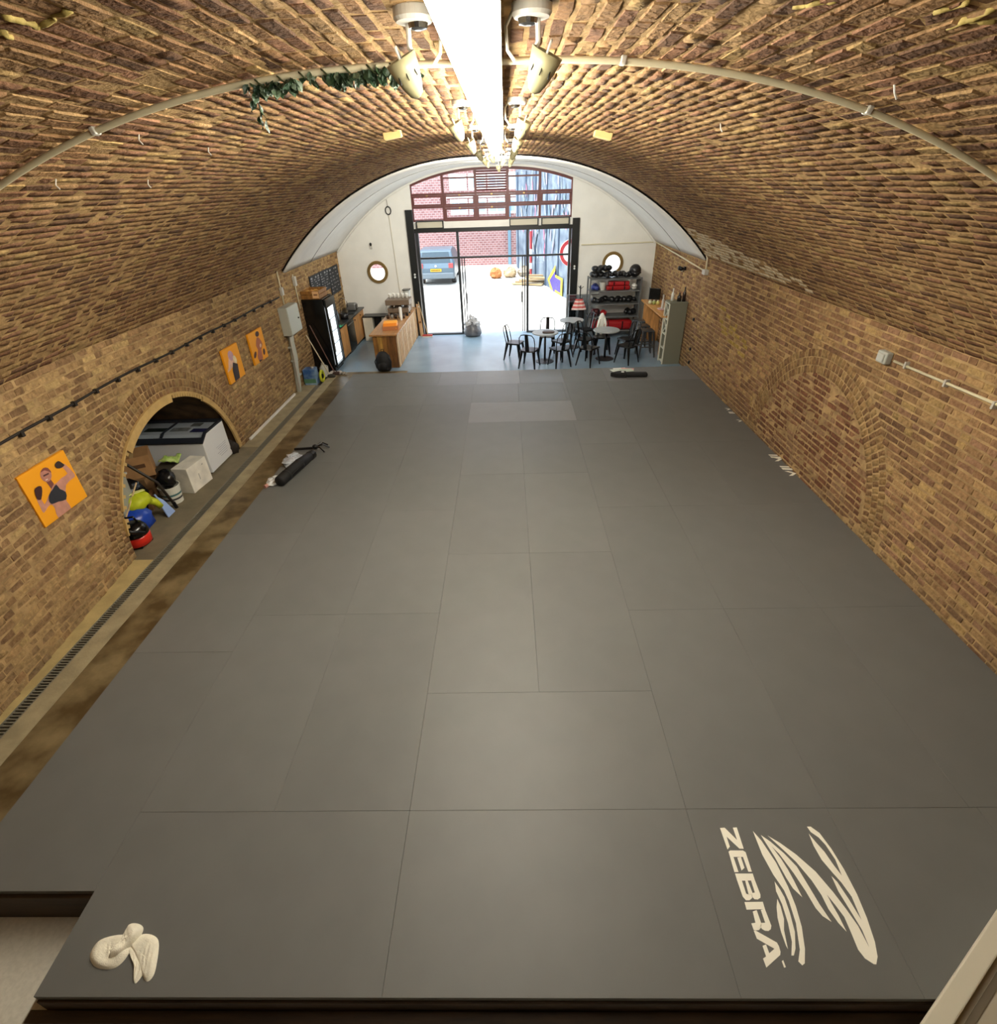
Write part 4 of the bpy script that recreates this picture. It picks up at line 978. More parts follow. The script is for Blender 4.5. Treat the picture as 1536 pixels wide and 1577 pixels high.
cr = thing('fruit_crate', 'wooden fruit crate with a paper label on top of the fridge', 'crate', (-4.70, 13.56, ZF+1.762))
for s in (-1, 1):
    for k in range(2):
        mb = MB(); mb.span((-.22, s*.31-.008, .015+k*.09), (.20, s*.31+.008, .09+k*.09)); mb.build('side_slat', M_PINE_D, cr)
        mb = MB(); mb.span((s*.21-.008, -.31, .015+k*.09), (s*.21+.008, .31, .09+k*.09)); mb.build('side_slat', M_PINE_D, cr)
mb = MB(); mb.span((-.21, -.31, .0), (.21, .31, .014)); mb.build('base', M_PINE_D, cr)
mb = MB(); mb.span((.06, -.325, .02), (.21, -.321, .17)); mb.build('paper_label', mat('crate_label', (226, 180, 128), .7), cr)
mb = MB(); mb.span((.09, -.328, .08), (.18, -.3255, .11)); mb.build('label_print', mat('label_ink', (120, 76, 50), .7), cr)
for k in range(4):
    mb = MB(); mb.ell((-.12+.08*k, -.1+.07*(k % 3), .10), (.07, .08, .075), noise=.1, seed=k); mb.build('fruit', mat('fruit%d' % (k % 2), [(196, 150, 70), (180, 128, 62)][k % 2], .5), cr, smooth=True)

def base_unit(y0, y1, label, front, knob=True):
    t = thing('base_cabinet', label, 'cabinet', (-4.68, (y0+y1)/2, ZF), group='kitchen base units'); w = (y1-y0)/2-.004
    mb = MB(); mb.span((-.24, -w, .08), (.24, w, .86)); mb.build('body', mat('carcass', (150, 110, 66), .6), t)
    mb = MB(); mb.span((-.24, -w, 0), (.20, w, .08)); mb.build('plinth', M_BLKM, t)
    mb = MB(); mb.span((.242, -w+.004, .09), (.262, w-.004, .855)); d = mb.build('door', front, t, bevel=.003)
    if knob:
        mb = MB(); mb.lathe([(.014, 0), (.014, .012), (.022, .02), (.022, .03)], tr(.262, -w+.10, .76) @ ry(PI/2), 12); mb.build('knob', mat('brown_knob', (90, 52, 30), .4), d)
    return t
base_unit(13.99, 14.85, 'pine door base cabinet next to the fridge', M_PINE)
t = thing('under_counter_fridge', 'black under-counter appliance between the pine cabinets', 'appliance', (-4.68, 15.21, ZF))
mb = MB(); mb.span((-.24, -.35, .05), (.24, .35, .85)); mb.build('body', M_GLBLK, t, bevel=.006)
mb = MB(); mb.span((.242, -.345, .1), (.27, .345, .84)); mb.build('door', M_GLBLK, t, bevel=.006)
mb = MB(); mb.span((.272, -.30, .76), (.285, .30, .78)); mb.build('handle', mat('steel_bright'), t)
for x in (-.2, .2):
    mb = MB(); mb.span((x-.02, -.33, 0), (x+.02, .33, .05)); mb.build('foot', M_BLKM, t)
base_unit(15.57, 16.24, 'pine door base cabinet in the corner by the white wall, nearer half', M_PINE); base_unit(16.24, 16.80, 'pine door base cabinet in the corner by the white wall, farther half', M_PINE)
o = MB().span((-4.925, 13.97, ZF+.862), (-4.38, 16.83, ZF+.90)).build('kitchen_worktop', mat('black_worktop', (36, 40, 42), .3), bevel=.004); tag(o, 'long black worktop over the pine kitchen units', 'worktop')
ZW = ZF+.90
t = thing('kettle', 'black kettle on the black worktop nearest the fridge', 'kettle', (-4.70, 14.45, ZW))
mb = MB(); mb.lathe([(.085, 0), (.09, .03), (.075, .16), (.055, .22), (.03, .235)], None, 18); mb.build('body', M_GLBLK, t, smooth=True)
mb = MB(); mb.tube([(.06, 0, .21), (.13, 0, .22), (.14, 0, .12), (.085, 0, .05)], .012, 7); mb.build('handle', M_GLBLK, t)
mb = MB(); mb.tube([(-.07, 0, .15), (-.12, 0, .21)], [.022, .012], 8); mb.build('spout', M_GLBLK, t)
t = thing('sink_tap', 'tall looped chrome tap arching over the worktop', 'tap', (-4.72, 15.5, ZW))
mb = MB(); mb.lathe([(.03, 0), (.03, .02), (.016, .03), (.016, .12)], None, 12); mb.build('base', mat('chrome'), t)
mb = MB(); mb.tube([(0, 0, .1)]+[(.11-.11*math.cos(a), 0, .36+.13*math.sin(a)) for a in np.linspace(0, PI, 12)]+[(.22, 0, .24)], .010, 8); mb.build('spout', mat('chrome'), t, smooth=True)
mb = MB(); mb.tube([(0, .015, .1), (0, .08, .13)], .007, 6); mb.build('lever', mat('chrome'), t)
t = thing('toaster', 'steel and black toaster at the far end of the worktop', 'toaster', (-4.62, 16.35, ZW))
mb = MB(); mb.span((-.14, -.12, .01), (.14, .12, .20)); mb.build('shell', mat('steel_bright'), t, bevel=.03)
mb = MB(); mb.span((.141, -.09, .02), (.16, .09, .17)); mb.build('end_panel', M_GLBLK, t, bevel=.01)
for s in (-1, 1):
    mb = MB(); mb.span((-.1, s*.045-.014, .199), (.1, s*.045+.014, .203)); mb.build('slot', M_BLKM, t)
for i, (x, y, h, c, lab) in enumerate([(-4.80, 14.75, .30, (60, 66, 76), 'dark bottle behind the kettle on the worktop'), (-4.66, 14.95, .26, (96, 110, 124), 'steel flask next to the dark bottle on the worktop'), (-4.55, 15.2, .14, (28, 28, 30), 'black pan on the worktop under the tap')]):
    t = thing('bottle' if i < 2 else 'cooking_pot', lab, 'bottle' if i < 2 else 'pot', (x, y, ZW)); r = .04 if i < 2 else .11
    mb = MB(); mb.lathe([(r, 0), (r, h*.65), (r*.45, h*.8), (r*.4, h)] if i < 2 else [(r, 0), (r*1.05, h), (r*.95, h), (r*.9, .02)], None, 16); mb.build('body', mat('wt%d' % i, c, .3), t, smooth=True)
    mb = MB(); mb.lathe([(r*.45, h), (r*.45, h+.02)], None, 12) if i < 2 else mb.tube([(r, 0, h*.8), (r+.16, 0, h*.9)], .012, 6); mb.build('cap' if i < 2 else 'handle', M_BLKM, t)
o = MB().grid(8, 8, lambda a, b: ((a-.5)*.26, (b-.5)*.34, .012+.012*math.sin(a*9+b*4)+.008*math.sin(b*13))).build('green_cloth', mat('green_cloth', (54, 150, 104), .9), smooth=True, solid=.006); o.location = (-4.50, 14.22, ZW); tag(o, 'green cloth lying on the worktop beside the fridge', 'cloth')

# bar counter
bc = thing('bar_counter', 'timber bar counter with pale upright planks down its side', 'bar counter', (-3.11, 15.15, ZF))
mb = MB(); mb.span((-.30, -1.68, 0), (.29, 1.66, .81)); mb.build('carcass', mat('carcass_dark', (58, 36, 18), .7), bc)
mb = MB(); mb.span((-.37, -1.76, .815), (.345, 1.68, .855)); mb.build('top', M_WTOP, bc, bevel=.004)
nP = 15
for k in range(nP):
    y0 = -1.68+k*3.34/nP; mb = MB(); mb.span((.292, y0+.034, .01), (.322, y0+3.34/nP-.034, .81)); mb.build('side_plank', M_PINE_L if k % 3 else mat('pale_plank_b', (206, 176, 140), .6, var=.18, vscale=3, stretch=(6, 6, 1)), bc)
for k in range(5):
    x0 = -.30+k*.60/5; mb = MB(); mb.span((x0+.003, -1.71, .005), (x0+.117, -1.684, .81)); mb.build('end_plank', [M_PINE_D, mat('gold_plank', (176, 132, 62), .5, var=.25, vscale=3, stretch=(6, 6, 1)), M_PINE_D, mat('brown_plank', (110, 72, 34), .5, var=.3, vscale=3, stretch=(6, 6, 1)), mat('brown_plank')][k], bc)
ZB = ZF+.857
sb = thing('snack_box', 'open carton of orange snack packets on the bar', 'snack box', (-3.03, 14.02, ZB), .12)
mb = MB(); mb.span((-.2, -.2, 0), (.2, .2, .012)); mb.span((-.2, -.2, .012), (-.19, .2, .10)); mb.span((.19, -.2, .012), (.2, .2, .10)); mb.span((-.19, -.2, .012), (.19, -.19, .10)); mb.span((-.19, .19, .012), (.19, .2, .12)); mb.build('carton', mat('brown_carton', (176, 112, 66), .7), sb)
for k in range(6):
    mb = MB(); mb.box((0, 0, 0), (.36, .05, .15), tr(0, -.15+k*.06, .10) @ rx(-.35) @ rz(.05*(k % 3-1))); mb.build('packet', mat('orange_pack%d' % (k % 2), [(240, 140, 34), (244, 190, 70)][k % 2], .35), sb, bevel=.015)
cm = thing('coffee_machine', 'brown and steel espresso machine standing on the bar', 'coffee machine', (-3.08, 15.75, ZB))
mb = MB(); mb.span((-.30, -.24, .10), (.30, .26, .22)); mb.span((-.34, -.26, .30), (.34, .28, .44)); mb.span((-.24, 0, .2), (.24, .26, .32)); mb.build('body', mat('taupe_metal', (122, 104, 86), .4, .3), cm, bevel=.012)
for x in (-.24, .24):
    for y in (-.18, .2):
        mb = MB(); mb.lathe([(.03, 0), (.02, .10)], tr(x, y, 0), 10); mb.build('foot', M_BLKM, cm)
for x in (-.12, .12):
    mb = MB(); mb.lathe([(.035, .24), (.035, .30)], tr(x, -.14, 0), 12); g = mb.build('group_head', mat('chrome'), cm)
    mb = MB(); mb.tube([(x, -.14, .245), (x, -.32, .235)], .012, 7); mb.build('portafilter', M_BLKM, g)
for s in (-1, 1):
    mb = MB(); mb.tube([(s*.31, -.2, .34), (s*.33, -.26, .22), (s*.31, -.28, .12)], .007, 6); mb.build('steam_wand', mat('chrome'), cm)
mb = MB(); mb.span((-.28, -.24, .08), (.28, .0, .1)); mb.build('drip_tray', mat('chrome'), cm)
cupm = None
for k in range(5):
    t = thing('cup', 'white cup in the row on top of the espresso machine, %s from the left' % NTH[k], 'cup', (-3.32+k*.12, 15.78+.03*(k % 2), ZB+.4405), group='white cups on the espresso machine')
    mb = MB(); mb.lathe([(.028, 0), (.042, .09), (.045, .13), (.040, .13), (.026, .01)], None, 14); mb.build('bowl', mat('white_china', (226, 224, 216), .3), t, smooth=True)
    mb = MB(); mb.tube([(.04, 0, .10), (.07, 0, .09), (.065, 0, .05), (.035, 0, .04)], .006, 6); mb.build('handle', mat('white_china'), t)
t = thing('coffee_grinder', 'tall clear-hopper coffee grinder at the far end of the bar', 'grinder', (-2.93, 16.35, ZB))
mb = MB(); mb.span((-.09, -.12, 0), (.09, .12, .28)); mb.build('body', mat('taupe_metal'), t, bevel=.02)
mb = MB(); mb.lathe([(.04, .28), (.10, .38), (.11, .56), (.10, .57)], None, 16); mb.build('hopper', mat('hazy_plastic', (188, 188, 182), .2), t)
mb = MB(); mb.span((-.11, -.14, .57), (.11, .14, .59)); mb.build('lid', M_GLBLK, t, bevel=.02)
for k in range(5):
    t = thing('glass_jar', 'small dark jar before the espresso machine, %s from the left' % NTH[k], 'jar', (-3.34+k*.11, 15.25+.05*(k % 2), ZB), group='small dark jars on the bar')
    mb = MB(); mb.lathe([(.04, 0), (.042, .08), (.03, .10)], None, 12); mb.build('jar', mat('jar%d' % (k % 2), [(60, 40, 26), (150, 146, 136)][k % 2], .2), t, smooth=True)
    mb = MB(); mb.lathe([(.032, .10), (.032, .115)], None, 12); mb.build('lid', M_BLKM, t)
t = thing('paper_cup_stack', 'tall stack of white paper cups standing on the bar', 'cup stack', (-2.92, 15.0, ZB))
mb = MB(); mb.lathe([(.03, 0), (.042, .10), (.042, .33), (.044, .335)], None, 12); mb.build('cups', mat('white_china'), t)
mb = MB(); mb.lathe([(.03, .336), (.024, .35)], None, 12); mb.build('rim', M_WENAM, t)
bp = thing('backpack', 'black backpack leaning on the near end of the bar', 'backpack', (-3.16, 13.22, ZF))
mb = MB(); mb.lathe([(.15, 0), (.19, .06), (.20, .22), (.17, .38), (.09, .47), (.02, .49)], None, 20, sy=.7); mb.build('body', M_BLK, bp, smooth=True)
mb = MB(); mb.lathe([(.10, .04), (.13, .08), (.13, .2), (.08, .26)], tr(0, -.07, 0), 16, sy=.75); mb.build('pocket', M_BLK, bp, smooth=True)
mb = MB(); mb.tube([(-.03, 0, .47), (-.02, 0, .54), (.03, 0, .54), (.04, 0, .47)], .01, 6); mb.build('loop', M_BLK, bp)
for s in (-1, 1):
    mb = MB(); mb.tube([(s*.14, -.06, .36), (s*.21, -.05, .25), (s*.18, -.06, .08)], .013, 6); mb.build('strap', M_BLK, bp)
# white stand table and dark stool between worktop and bar
t = thing('white_side_table', 'plain white table against the end wall behind the bar', 'table', (-3.94, 16.55, ZF))
mb = MB(); mb.span((-.42, -.22, .68), (.44, .22, .71)); mb.build('top', M_BLKM, t)
mb = MB(); mb.span((-.41, -.2, 0), (-.12, .2, .68)); mb.build('side_panel', mat('white_gloss'), t); mb = MB(); mb.span((.16, -.2, .1), (.43, .2, .68)); mb.build('drawer_panel', mat('vent_panel'), t)
mb = MB(); mb.span((-.09, -.1, 0), (.12, .15, .66)); mb.build('bin', M_GLBLK, t, bevel=.02)
# broom leaning by the door
t = thing('broom', 'broom with a red head leaning between the bar and the door', 'broom', (-2.46, 16.60, ZF))
mb = MB(); mb.tube([(0, 0, .07), (-.22, .12, 1.02)], .013, 7); mb.build('stick', mat('pale_wood_stick'), t)
mb = MB(); mb.span((-.17, -.03, .03), (.14, .04, .075)); mb.build('head', mat('red_plastic', (186, 60, 52), .5), t, bevel=.008); mb = MB(); mb.box((-.015, .005, .015), (.30, .06, .03)); mb.build('bristles', mat('pale_bristle', (220, 210, 200), .9), t)
t = thing('leaning_board', 'narrow pale board leaning against the door jamb by the bar', 'board', (-2.66, 16.72, ZF))
mb = MB(); mb.bar((0, 0, 0), (-.05, .04, .95), .10, .02); mb.build('plank', M_PINE_L, t); mb = MB(); mb.bar((-.03, -.014, .4), (-.035, -.012, .45), .10, .01); mb.build('batten', M_PINE_D, t)
# bin bag in the doorway
bb = thing('refuse_sack', 'knotted grey refuse sack in the open doorway', 'refuse sack', (-1.06, 16.66, ZF))
mb = MB(); mb.lathe([(.20, 0), (.27, .05), (.28, .16), (.22, .30), (.10, .39), (.05, .42)], None, 22); sk = mb.build('sack', mat('grey_sack', (92, 92, 96), .35, var=.3, vscale=9, bump=.9, bscale=14), bb, smooth=True)
mb = MB(); mb.ell((.02, 0, .47), (.12, .09, .09), noise=.8, seed=3); mb.ell((-.05, 0, .54), (.05, .05, .08), noise=.8, seed=9); mb.build('knot', mat('pale_sack', (190, 190, 192), .3, bump=.8, bscale=20), bb)
for s in (-1, 1):
    mb = MB(); mb.ell((s*.13, -.06, .36), (.12, .10, .11), ry(0), noise=.6, seed=s+5); mb.build('crumple', mat('pale_sack', (190, 190, 192), .3, bump=.8, bscale=20), bb)
# mops and cleaning stuff left of the fridge
for i, (y, z, lab, c) in enumerate([(12.95, 1.02, 'pale mop handle leaning at the left wall by the fridge', (206, 190, 160)), (13.10, 1.2, 'dark reddish pole leaning against the side of the fridge', (92, 56, 44))]):
    t = thing('mop' if i == 0 else 'pole', lab, 'mop' if i == 0 else 'pole', (-4.42+.06*i, 12.75 if i == 0 else 12.95, ZF))
    mb = MB(); mb.tube([(0, 0, .02), (-.44, .12, z)], .013, 7); mb.build('stick', mat('stick%d' % i, c, .5), t)
    mb = MB(); mb.ell((.02, 0, .045), (.10, .06, .045), noise=.3, seed=i); mb.build('head' if i == 0 else 'foot', mat('mop_head%d' % i, [(60, 58, 52), (70, 50, 44)][i], .9), t)
t = thing('oil_tin', 'blue and white square tin on the floor below the trunking', 'tin', (-4.74, 12.30, ZF))
mb = MB(); mb.span((-.14, -.13, 0), (.14, .13, .38)); mb.build('tin', mat('tin_blue', (52, 92, 150), .35, col2=(150, 176, 196), vscale=4), t, bevel=.01)
mb = MB(); mb.span((-.142, -.134, .06), (.142, -.1305, .16)); mb.build('label_band', mat('tin_green', (86, 130, 100), .5), t); mb = MB(); mb.lathe([(.03, .38), (.03, .41)], tr(.06, .02, 0), 10); mb.build('cap', M_WENAM, t)
t = thing('tape_roll', 'bright yellow-green roll standing by the blue tin', 'hose reel', (-4.52, 12.42, ZF))
mb = MB(); mb.tube([(.0, .12*math.cos(a), .15+.12*math.sin(a)) for a in np.linspace(0, 2*PI, 20, endpoint=False)], .03, 8, closed=True); mb.build('coil', mat('lime_hose', (190, 196, 40), .4), t, smooth=True)
mb = MB(); mb.lathe([(.05, -.03), (.05, .03)], tr(0, 0, .15) @ ry(PI/2), 12); mb.build('hub', M_BLKM, t)
t = thing('jerry_can', 'cloudy white plastic jug beside the fridge foot', 'jug', (-4.60, 12.85, ZF))
mb = MB(); mb.lathe([(.10, 0), (.105, .04), (.10, .22), (.05, .29), (.035, .31)], None, 16, sy=.8); mb.build('jug', mat('cloudy_plastic', (196, 196, 186), .3), t, smooth=True)
mb = MB(); mb.lathe([(.038, .31), (.038, .34)], None, 12); mb.build('cap', M_WENAM, t); mb = MB(); mb.tube([(.05, 0, .29), (.11, 0, .26), (.10, 0, .14)], .013, 6); mb.build('handle', mat('cloudy_plastic'), t)
for i, (x, y, s, c) in enumerate([(-4.42, 13.0, .07, (206, 202, 196)), (-4.28, 13.02, .06, (186, 182, 178)), (-4.16, 12.98, .05, (150, 142, 130))]):
    o = MB().ell((0, 0, s*.7), (s*1.3, s, s*.7), noise=.5, seed=i+20).build('crumpled_rag', mat('rag%d' % i, c, .9)); o.location = (x, y, ZF); tag(o, 'small crumpled pale rag before the fridge, %s from the wall' % NTH[i], 'rag', 'rags before the fridge')

# ================================================================== FAR RIGHT: TABLES, CHAIRS, RACK, BAR SHELF
M_CH = mat('black_chair_metal', (16, 17, 18), .3, .4)
def make_chair():
    t = thing('cafe_chair', '', 'chair')
    mb = MB(); pts = dense([(-.17, -.18), (.17, -.18), (.19, .16), (.15, .19), (-.15, .19), (-.19, .16)], 3)
    mb.prism(pts, lambda a, b, d: (a, b, .435+d-.01*math.cos(a*6)), .018); mb.build('seat', M_CH, t, bevel=.005)
    mb = MB(); mb.tube([(p[0]*.99, p[1]*.99, .425) for p in pts], .013, 6, closed=True); mb.build('seat_rim', M_CH, t)
    for sx in (-1, 1):
        for sy in (-1, 1):
            mb = MB(); mb.bar((sx*.155, sy*.15, .43), (sx*.215, sy*(.21 if sy > 0 else .235), 0), .075, .05, up=(sx, sy, 0), w2=.026, h2=.022); mb.build('leg', M_CH, t)
    mb = MB(); mb.tube([(-.18, -.16, .43), (-.20, -.20, .62), (-.19, -.235, .76), (-.14, -.255, .835), (0, -.265, .855), (.14, -.255, .835), (.19, -.235, .76), (.20, -.20, .62), (.18, -.16, .43)], .012, 8); mb.build('back_hoop', M_CH, t, smooth=True)
    mb = MB(); mb.grid(4, 6, lambda a, b: ((a-.5)*(.105-.02*b), -.175-.085*b-.012*math.cos((a-.5)*3), .44+.41*b)); mb.build('back_splat', M_CH, t, solid=.006)
    return t
ch0 = make_chair(); used = False
def place_chair(x, y, tx, ty, label):
    global used
    a = math.atan2(ty-y, tx-x)-PI/2
    if not used: used = True; ch0.location = (x, y, ZF); ch0.rotation_euler = (0, 0, a); tag(ch0, label, None, 'black metal cafe chairs'); return
    copy_thing(ch0, (x, y, ZF), a, label, 'black metal cafe chairs')
T1, T2, T3 = (.98, 13.68), (2.56, 13.78), (1.80, 15.0)
place_chair(.20, 13.98, *T1, 'black metal chair farthest left, side on to the left table')
place_chair(.56, 13.25, .80, 13.9, 'black metal chair at the mat edge, left side of the left table')
place_chair(1.32, 13.27, 1.05, 13.9, 'black metal chair at the mat edge, right side of the left table')
place_chair(1.44, 14.02, *T1, 'black metal chair between the left table and the right table, seat turned left')
place_chair(1.10, 14.62, 1.0, 13.8, 'black metal chair behind the left table, back to the open door')
place_chair(2.06, 13.30, 2.4, 13.7, 'black metal chair at the mat edge, left side of the right table')
place_chair(2.08, 14.16, *T2, 'black metal chair behind the left one at the right table')
place_chair(3.05, 13.42, 2.7, 13.8, 'black metal chair at the mat edge, right side of the right table')
place_chair(3.18, 14.05, *T2, 'black metal chair behind the right one at the right table')
place_chair(2.22, 15.22, 1.8, 15.0, 'black metal chair facing the back table')
def table(loc, label, top):
    t = thing('round_table', label, 'table', (*loc, ZF), group='round cafe tables')
    mb = MB(); mb.lathe([(.02, 0), (.235, 0), (.24, .012), (.07, .035), (.03, .05)], None, 28); mb.build('base', mat('dark_iron', (44, 38, 40), .5, .5), t)
    mb = MB(); mb.lathe([(.028, .04), (.028, .715)], None, 14); mb.build('column', M_CH, t, smooth=True)
    mb = MB(); mb.lathe([(.05, .70), (.30, .715), (.335, .722), (.335, .742), (.325, .75)], None, 36); mb.build('top', top, t)
    return t
M_TTOP = mat('grey_table_top', (150, 156, 156), .3, var=.06, vscale=6)
table(T1, 'round grey table on the left among the chairs', M_TTOP); table(T2, 'round grey table on the right, before the shelf rack', M_TTOP); table(T3, 'round grey table standing behind, nearest the doors', M_TTOP)
o = MB().prism(dense([(-.14, -.08), (.10, -.10), (.15, .02), (.08, .10), (-.12, .09)], 3), lambda a, b, d: (a, b, d), .03).build('wallet', mat('brown_leather', (66, 50, 40), .6, var=.2, vscale=12), bevel=.01); o.location = (1.06, 13.62, ZF+.751); tag(o, 'flat dark brown pouch lying on the left table', 'pouch')
# white jacket on the chair behind the right table
jk = thing('white_jacket', 'white jacket hung on a chair back before the rack', 'jacket', (2.55, 14.53, ZF))
mb = MB(); mb.lathe([(.02, .42), (.05, .50), (.075, .72), (.085, .90), (.03, 1.0)], None, 18, sy=.5); mb.build('body', mat('white_cloth', (222, 224, 216), .9, bump=.4, bscale=25), jk, smooth=True)
mb = MB(); mb.tube([(.06, 0, .88), (.11, -.03, .72), (.09, -.03, .55)], [.035, .03, .025], 8); mb.build('sleeve', mat('white_cloth'), jk, smooth=True); mb = MB(); mb.tube([(-.06, -.02, .86), (-.11, -.06, .66), (-.14, -.07, .45)], [.035, .03, .022], 8); mb.build('sleeve', mat('white_cloth'), jk, smooth=True)
copy_thing(ch0, (2.55, 14.36, ZF), PI, 'black metal chair under the white jacket', 'black metal cafe chairs')
# coat stand with a striped cloth
cs = thing('coat_stand', 'dark coat stand by the glass screen hung with clothes', 'coat stand', (2.14, 16.08, ZF))
mb = MB(); mb.tube([(0, 0, 0), (0, 0, 1.45)], .018, 8); mb.build('pole', M_CH, cs)
for k in range(3):
    a = k*2.1; mb = MB(); mb.tube([(0, 0, .12), (.2*math.cos(a), .2*math.sin(a), .0+.013)], .013, 6); mb.build('foot', M_CH, cs)
    mb = MB(); mb.tube([(0, 0, 1.36), (.09*math.cos(a), .09*math.sin(a), 1.42)], .009, 6); mb.build('hook', M_CH, cs)
mb = MB(); mb.lathe([(.03, .45), (.10, .5), (.09, .8), (.07, 1.0), (.02, 1.1)], tr(.05, .03, 0), 14, sy=.6); mb.build('dark_coat', M_BLK, cs, smooth=True)
fl = thing('striped_flag', 'red and white striped cloth draped on the coat stand', 'cloth', (2.10, 16.02, ZF))
for k in range(6):
    mb = MB(); z = 1.12-k*.05; wd = .11+.02*k; mb.grid(8, 1, lambda a, b: ((a-.5)*2*wd, -.06-.07*math.cos((a-.5)*2.2)+.012*math.sin(a*14), z-.05*b)); mb.build('stripe', mat('flag_red', (206, 96, 92), .8) if k % 2 == 0 else mat('flag_white', (232, 206, 200), .8), fl, solid=.006)
# shelf rack
M_RACK = mat('galvanised_steel', (120, 122, 122), .45, .6)
rk = thing('shelf_rack', 'galvanised steel shelf rack filled with training gloves and pads', 'shelf rack', (3.12, 16.22, ZF)); RX, RD = .72, .26
SH = [.20, .60, .95, 1.30, 1.62]
for sx in (-1, 1):
    for sy in (-1, 1):
        mb = MB(); mb.span((sx*RX-.02, sy*RD-.02, 0), (sx*RX+.02, sy*RD+.02, 1.64)); mb.build('post', M_RACK, rk)
for z in SH:
    mb = MB(); mb.span((-RX, -RD, z-.03), (RX, RD, z)); mb.build('shelf', M_RACK, rk, bevel=.004)
mb = MB(); mb.span((RX+.0, -RD, .6), (RX+.012, RD, 1.62)); mb.build('side_sheet', mat('grey_sheet', (96, 98, 98), .5), rk)
def make_glove(m, name='boxing_glove'):
    t = thing(name, '', 'glove')
    mb = MB(); mb.ell((0, .04, .085), (.085, .11, .08)); mb.build('fist', m, t, smooth=True)
    mb = MB(); mb.ell((.07, .02, .09), (.035, .075, .04)); mb.build('thumb', m, t, smooth=True)
    mb = MB(); mb.lathe([(.055, 0), (.06, .05), (.055, .10)], tr(0, -.05, .075) @ rx(PI/2), 14); mb.build('cuff', m, t, smooth=True)
    return t
M_GLOVE = mat('black_glove_leather', (22, 22, 24), .35); M_GLR = mat('red_pad_leather', (150, 22, 26), .35); M_GLB = mat('blue_glove_leather', (40, 52, 120), .4)
g0 = make_glove(M_GLOVE); fst = True; rg = random.Random(5)
def put_gloves(n, x0, x1, z, group, labelbase, size=1., yy0=-.12, yy1=.12):
    global fst
    for k in range(n):
        x = x0+(x1-x0)*(k+.5)/n; loc = (3.12+x, 16.22+rg.uniform(yy0, yy1), ZF+z); r = rg.uniform(-1.2, 1.2)
        lb = '%s, %s from the left' % (labelbase, NTH[k])
        if fst: g0.location = loc; g0.rotation_euler = (0, 0, r); tag(g0, lb, None, group); fst = False
        else: copy_thing(g0, loc, r, lb, group)
put_gloves(9, -.66, .42, SH[4]+.001, 'black gloves on the rack top', 'black boxing glove on the rack top')
put_gloves(4, -.60, -.15, SH[4]+.16, 'black gloves on the upper heap', 'black boxing glove perched high on the rack top heap')
put_gloves(7, -.62, .62, SH[2]+.001, 'black gloves on the middle shelf', 'black boxing glove on the middle shelf of the rack')
put_gloves(2, .40, .66, SH[1]+.001, 'black gloves on the lower shelf', 'black boxing glove at the right of the lower shelf')
t = thing('head_guard', 'big black padded head guard at the right of the rack top', 'head guard', (3.68, 16.18, ZF+SH[4]))
mb = MB(); mb.ell((0, 0, .17), (.17, .18, .17)); mb.build('shell', M_GLOVE, t, smooth=True); mb = MB(); mb.tube([(-.12, -.13, .14), (0, -.19, .10), (.12, -.13, .14)], .035, 8); mb.build('cheek_pad', M_GLOVE, t, smooth=True)
def pad(loc, sz, m, label, rot=0., name='kick_pad'):
    t = thing(name, label, 'pad', loc, rot)
    mb = MB(); mb.box((0, 0, sz[2]/2), sz); mb.build('cushion', m, t, bevel=min(sz)*.35, seg=3)
    for s in (-1, 1):
        mb = MB(); mb.box((s*sz[0]*.25, -sz[1]/2-.004, sz[2]*.5), (.03, .012, sz[2]*.8)); mb.build('strap', M_BLKM, t)
    return t
pad((3.22, 16.16, ZF+SH[3]+.001), (.68, .26, .12), M_GLR, 'red kick pad lying on the upper shelf, lower of two'); pad((3.24, 16.18, ZF+SH[3]+.122), (.60, .24, .11), mat('red_pad_b', (176, 40, 46), .3), 'red kick pad lying on the upper shelf, upper of two')
t = make_glove(M_GLB); t.location = (2.55, 16.1, ZF+SH[3]); t.rotation_euler = (0, 0, .6); tag(t, 'blue boxing glove at the left of the upper shelf'); t = copy_thing(t, (2.58, 16.3, ZF+SH[3]), -.4, 'blue boxing glove behind the other blue one')
t = thing('plastic_tub', 'white plastic tub on the upper shelf beside the blue gloves', 'tub', (2.78, 16.14, ZF+SH[3])); mb = MB(); mb.lathe([(.07, 0), (.085, .2), (.08, .2), (.066, .01)], None, 14); mb.build('tub', mat('cloudy_plastic'), t); mb = MB(); mb.lathe([(.088, .2), (.088, .22)], None, 14); mb.build('lid', M_WENAM, t)
t = thing('white_ball', 'white ball at the right end of the upper shelf', 'ball', (3.68, 16.10, ZF+SH[3])); mb = MB(); mb.ell((0, 0, .085), (.085, .085, .085)); mb.build('ball', mat('white_china'), t, smooth=True); mb = MB(); mb.lathe([(.0865, -.008), (.0865, .008)], tr(0, 0, .085), 18, cap=False); mb.build('seam', M_BLKM, t)
pad((2.62, 16.12, ZF+SH[1]+.001), (.26, .2, .2), mat('dark_red_pad', (70, 18, 22), .4), 'dark red focus pad at the left of the lower shelf'); t = make_glove(M_GLR); t.location = (2.85, 16.1, ZF+SH[1]); tag(t, 'red boxing glove on the lower shelf')
pad((3.12, 16.2, ZF+SH[0]+.001), (1.2, .42, .28), M_GLR, 'large red crash pad on the bottom shelf of the rack')
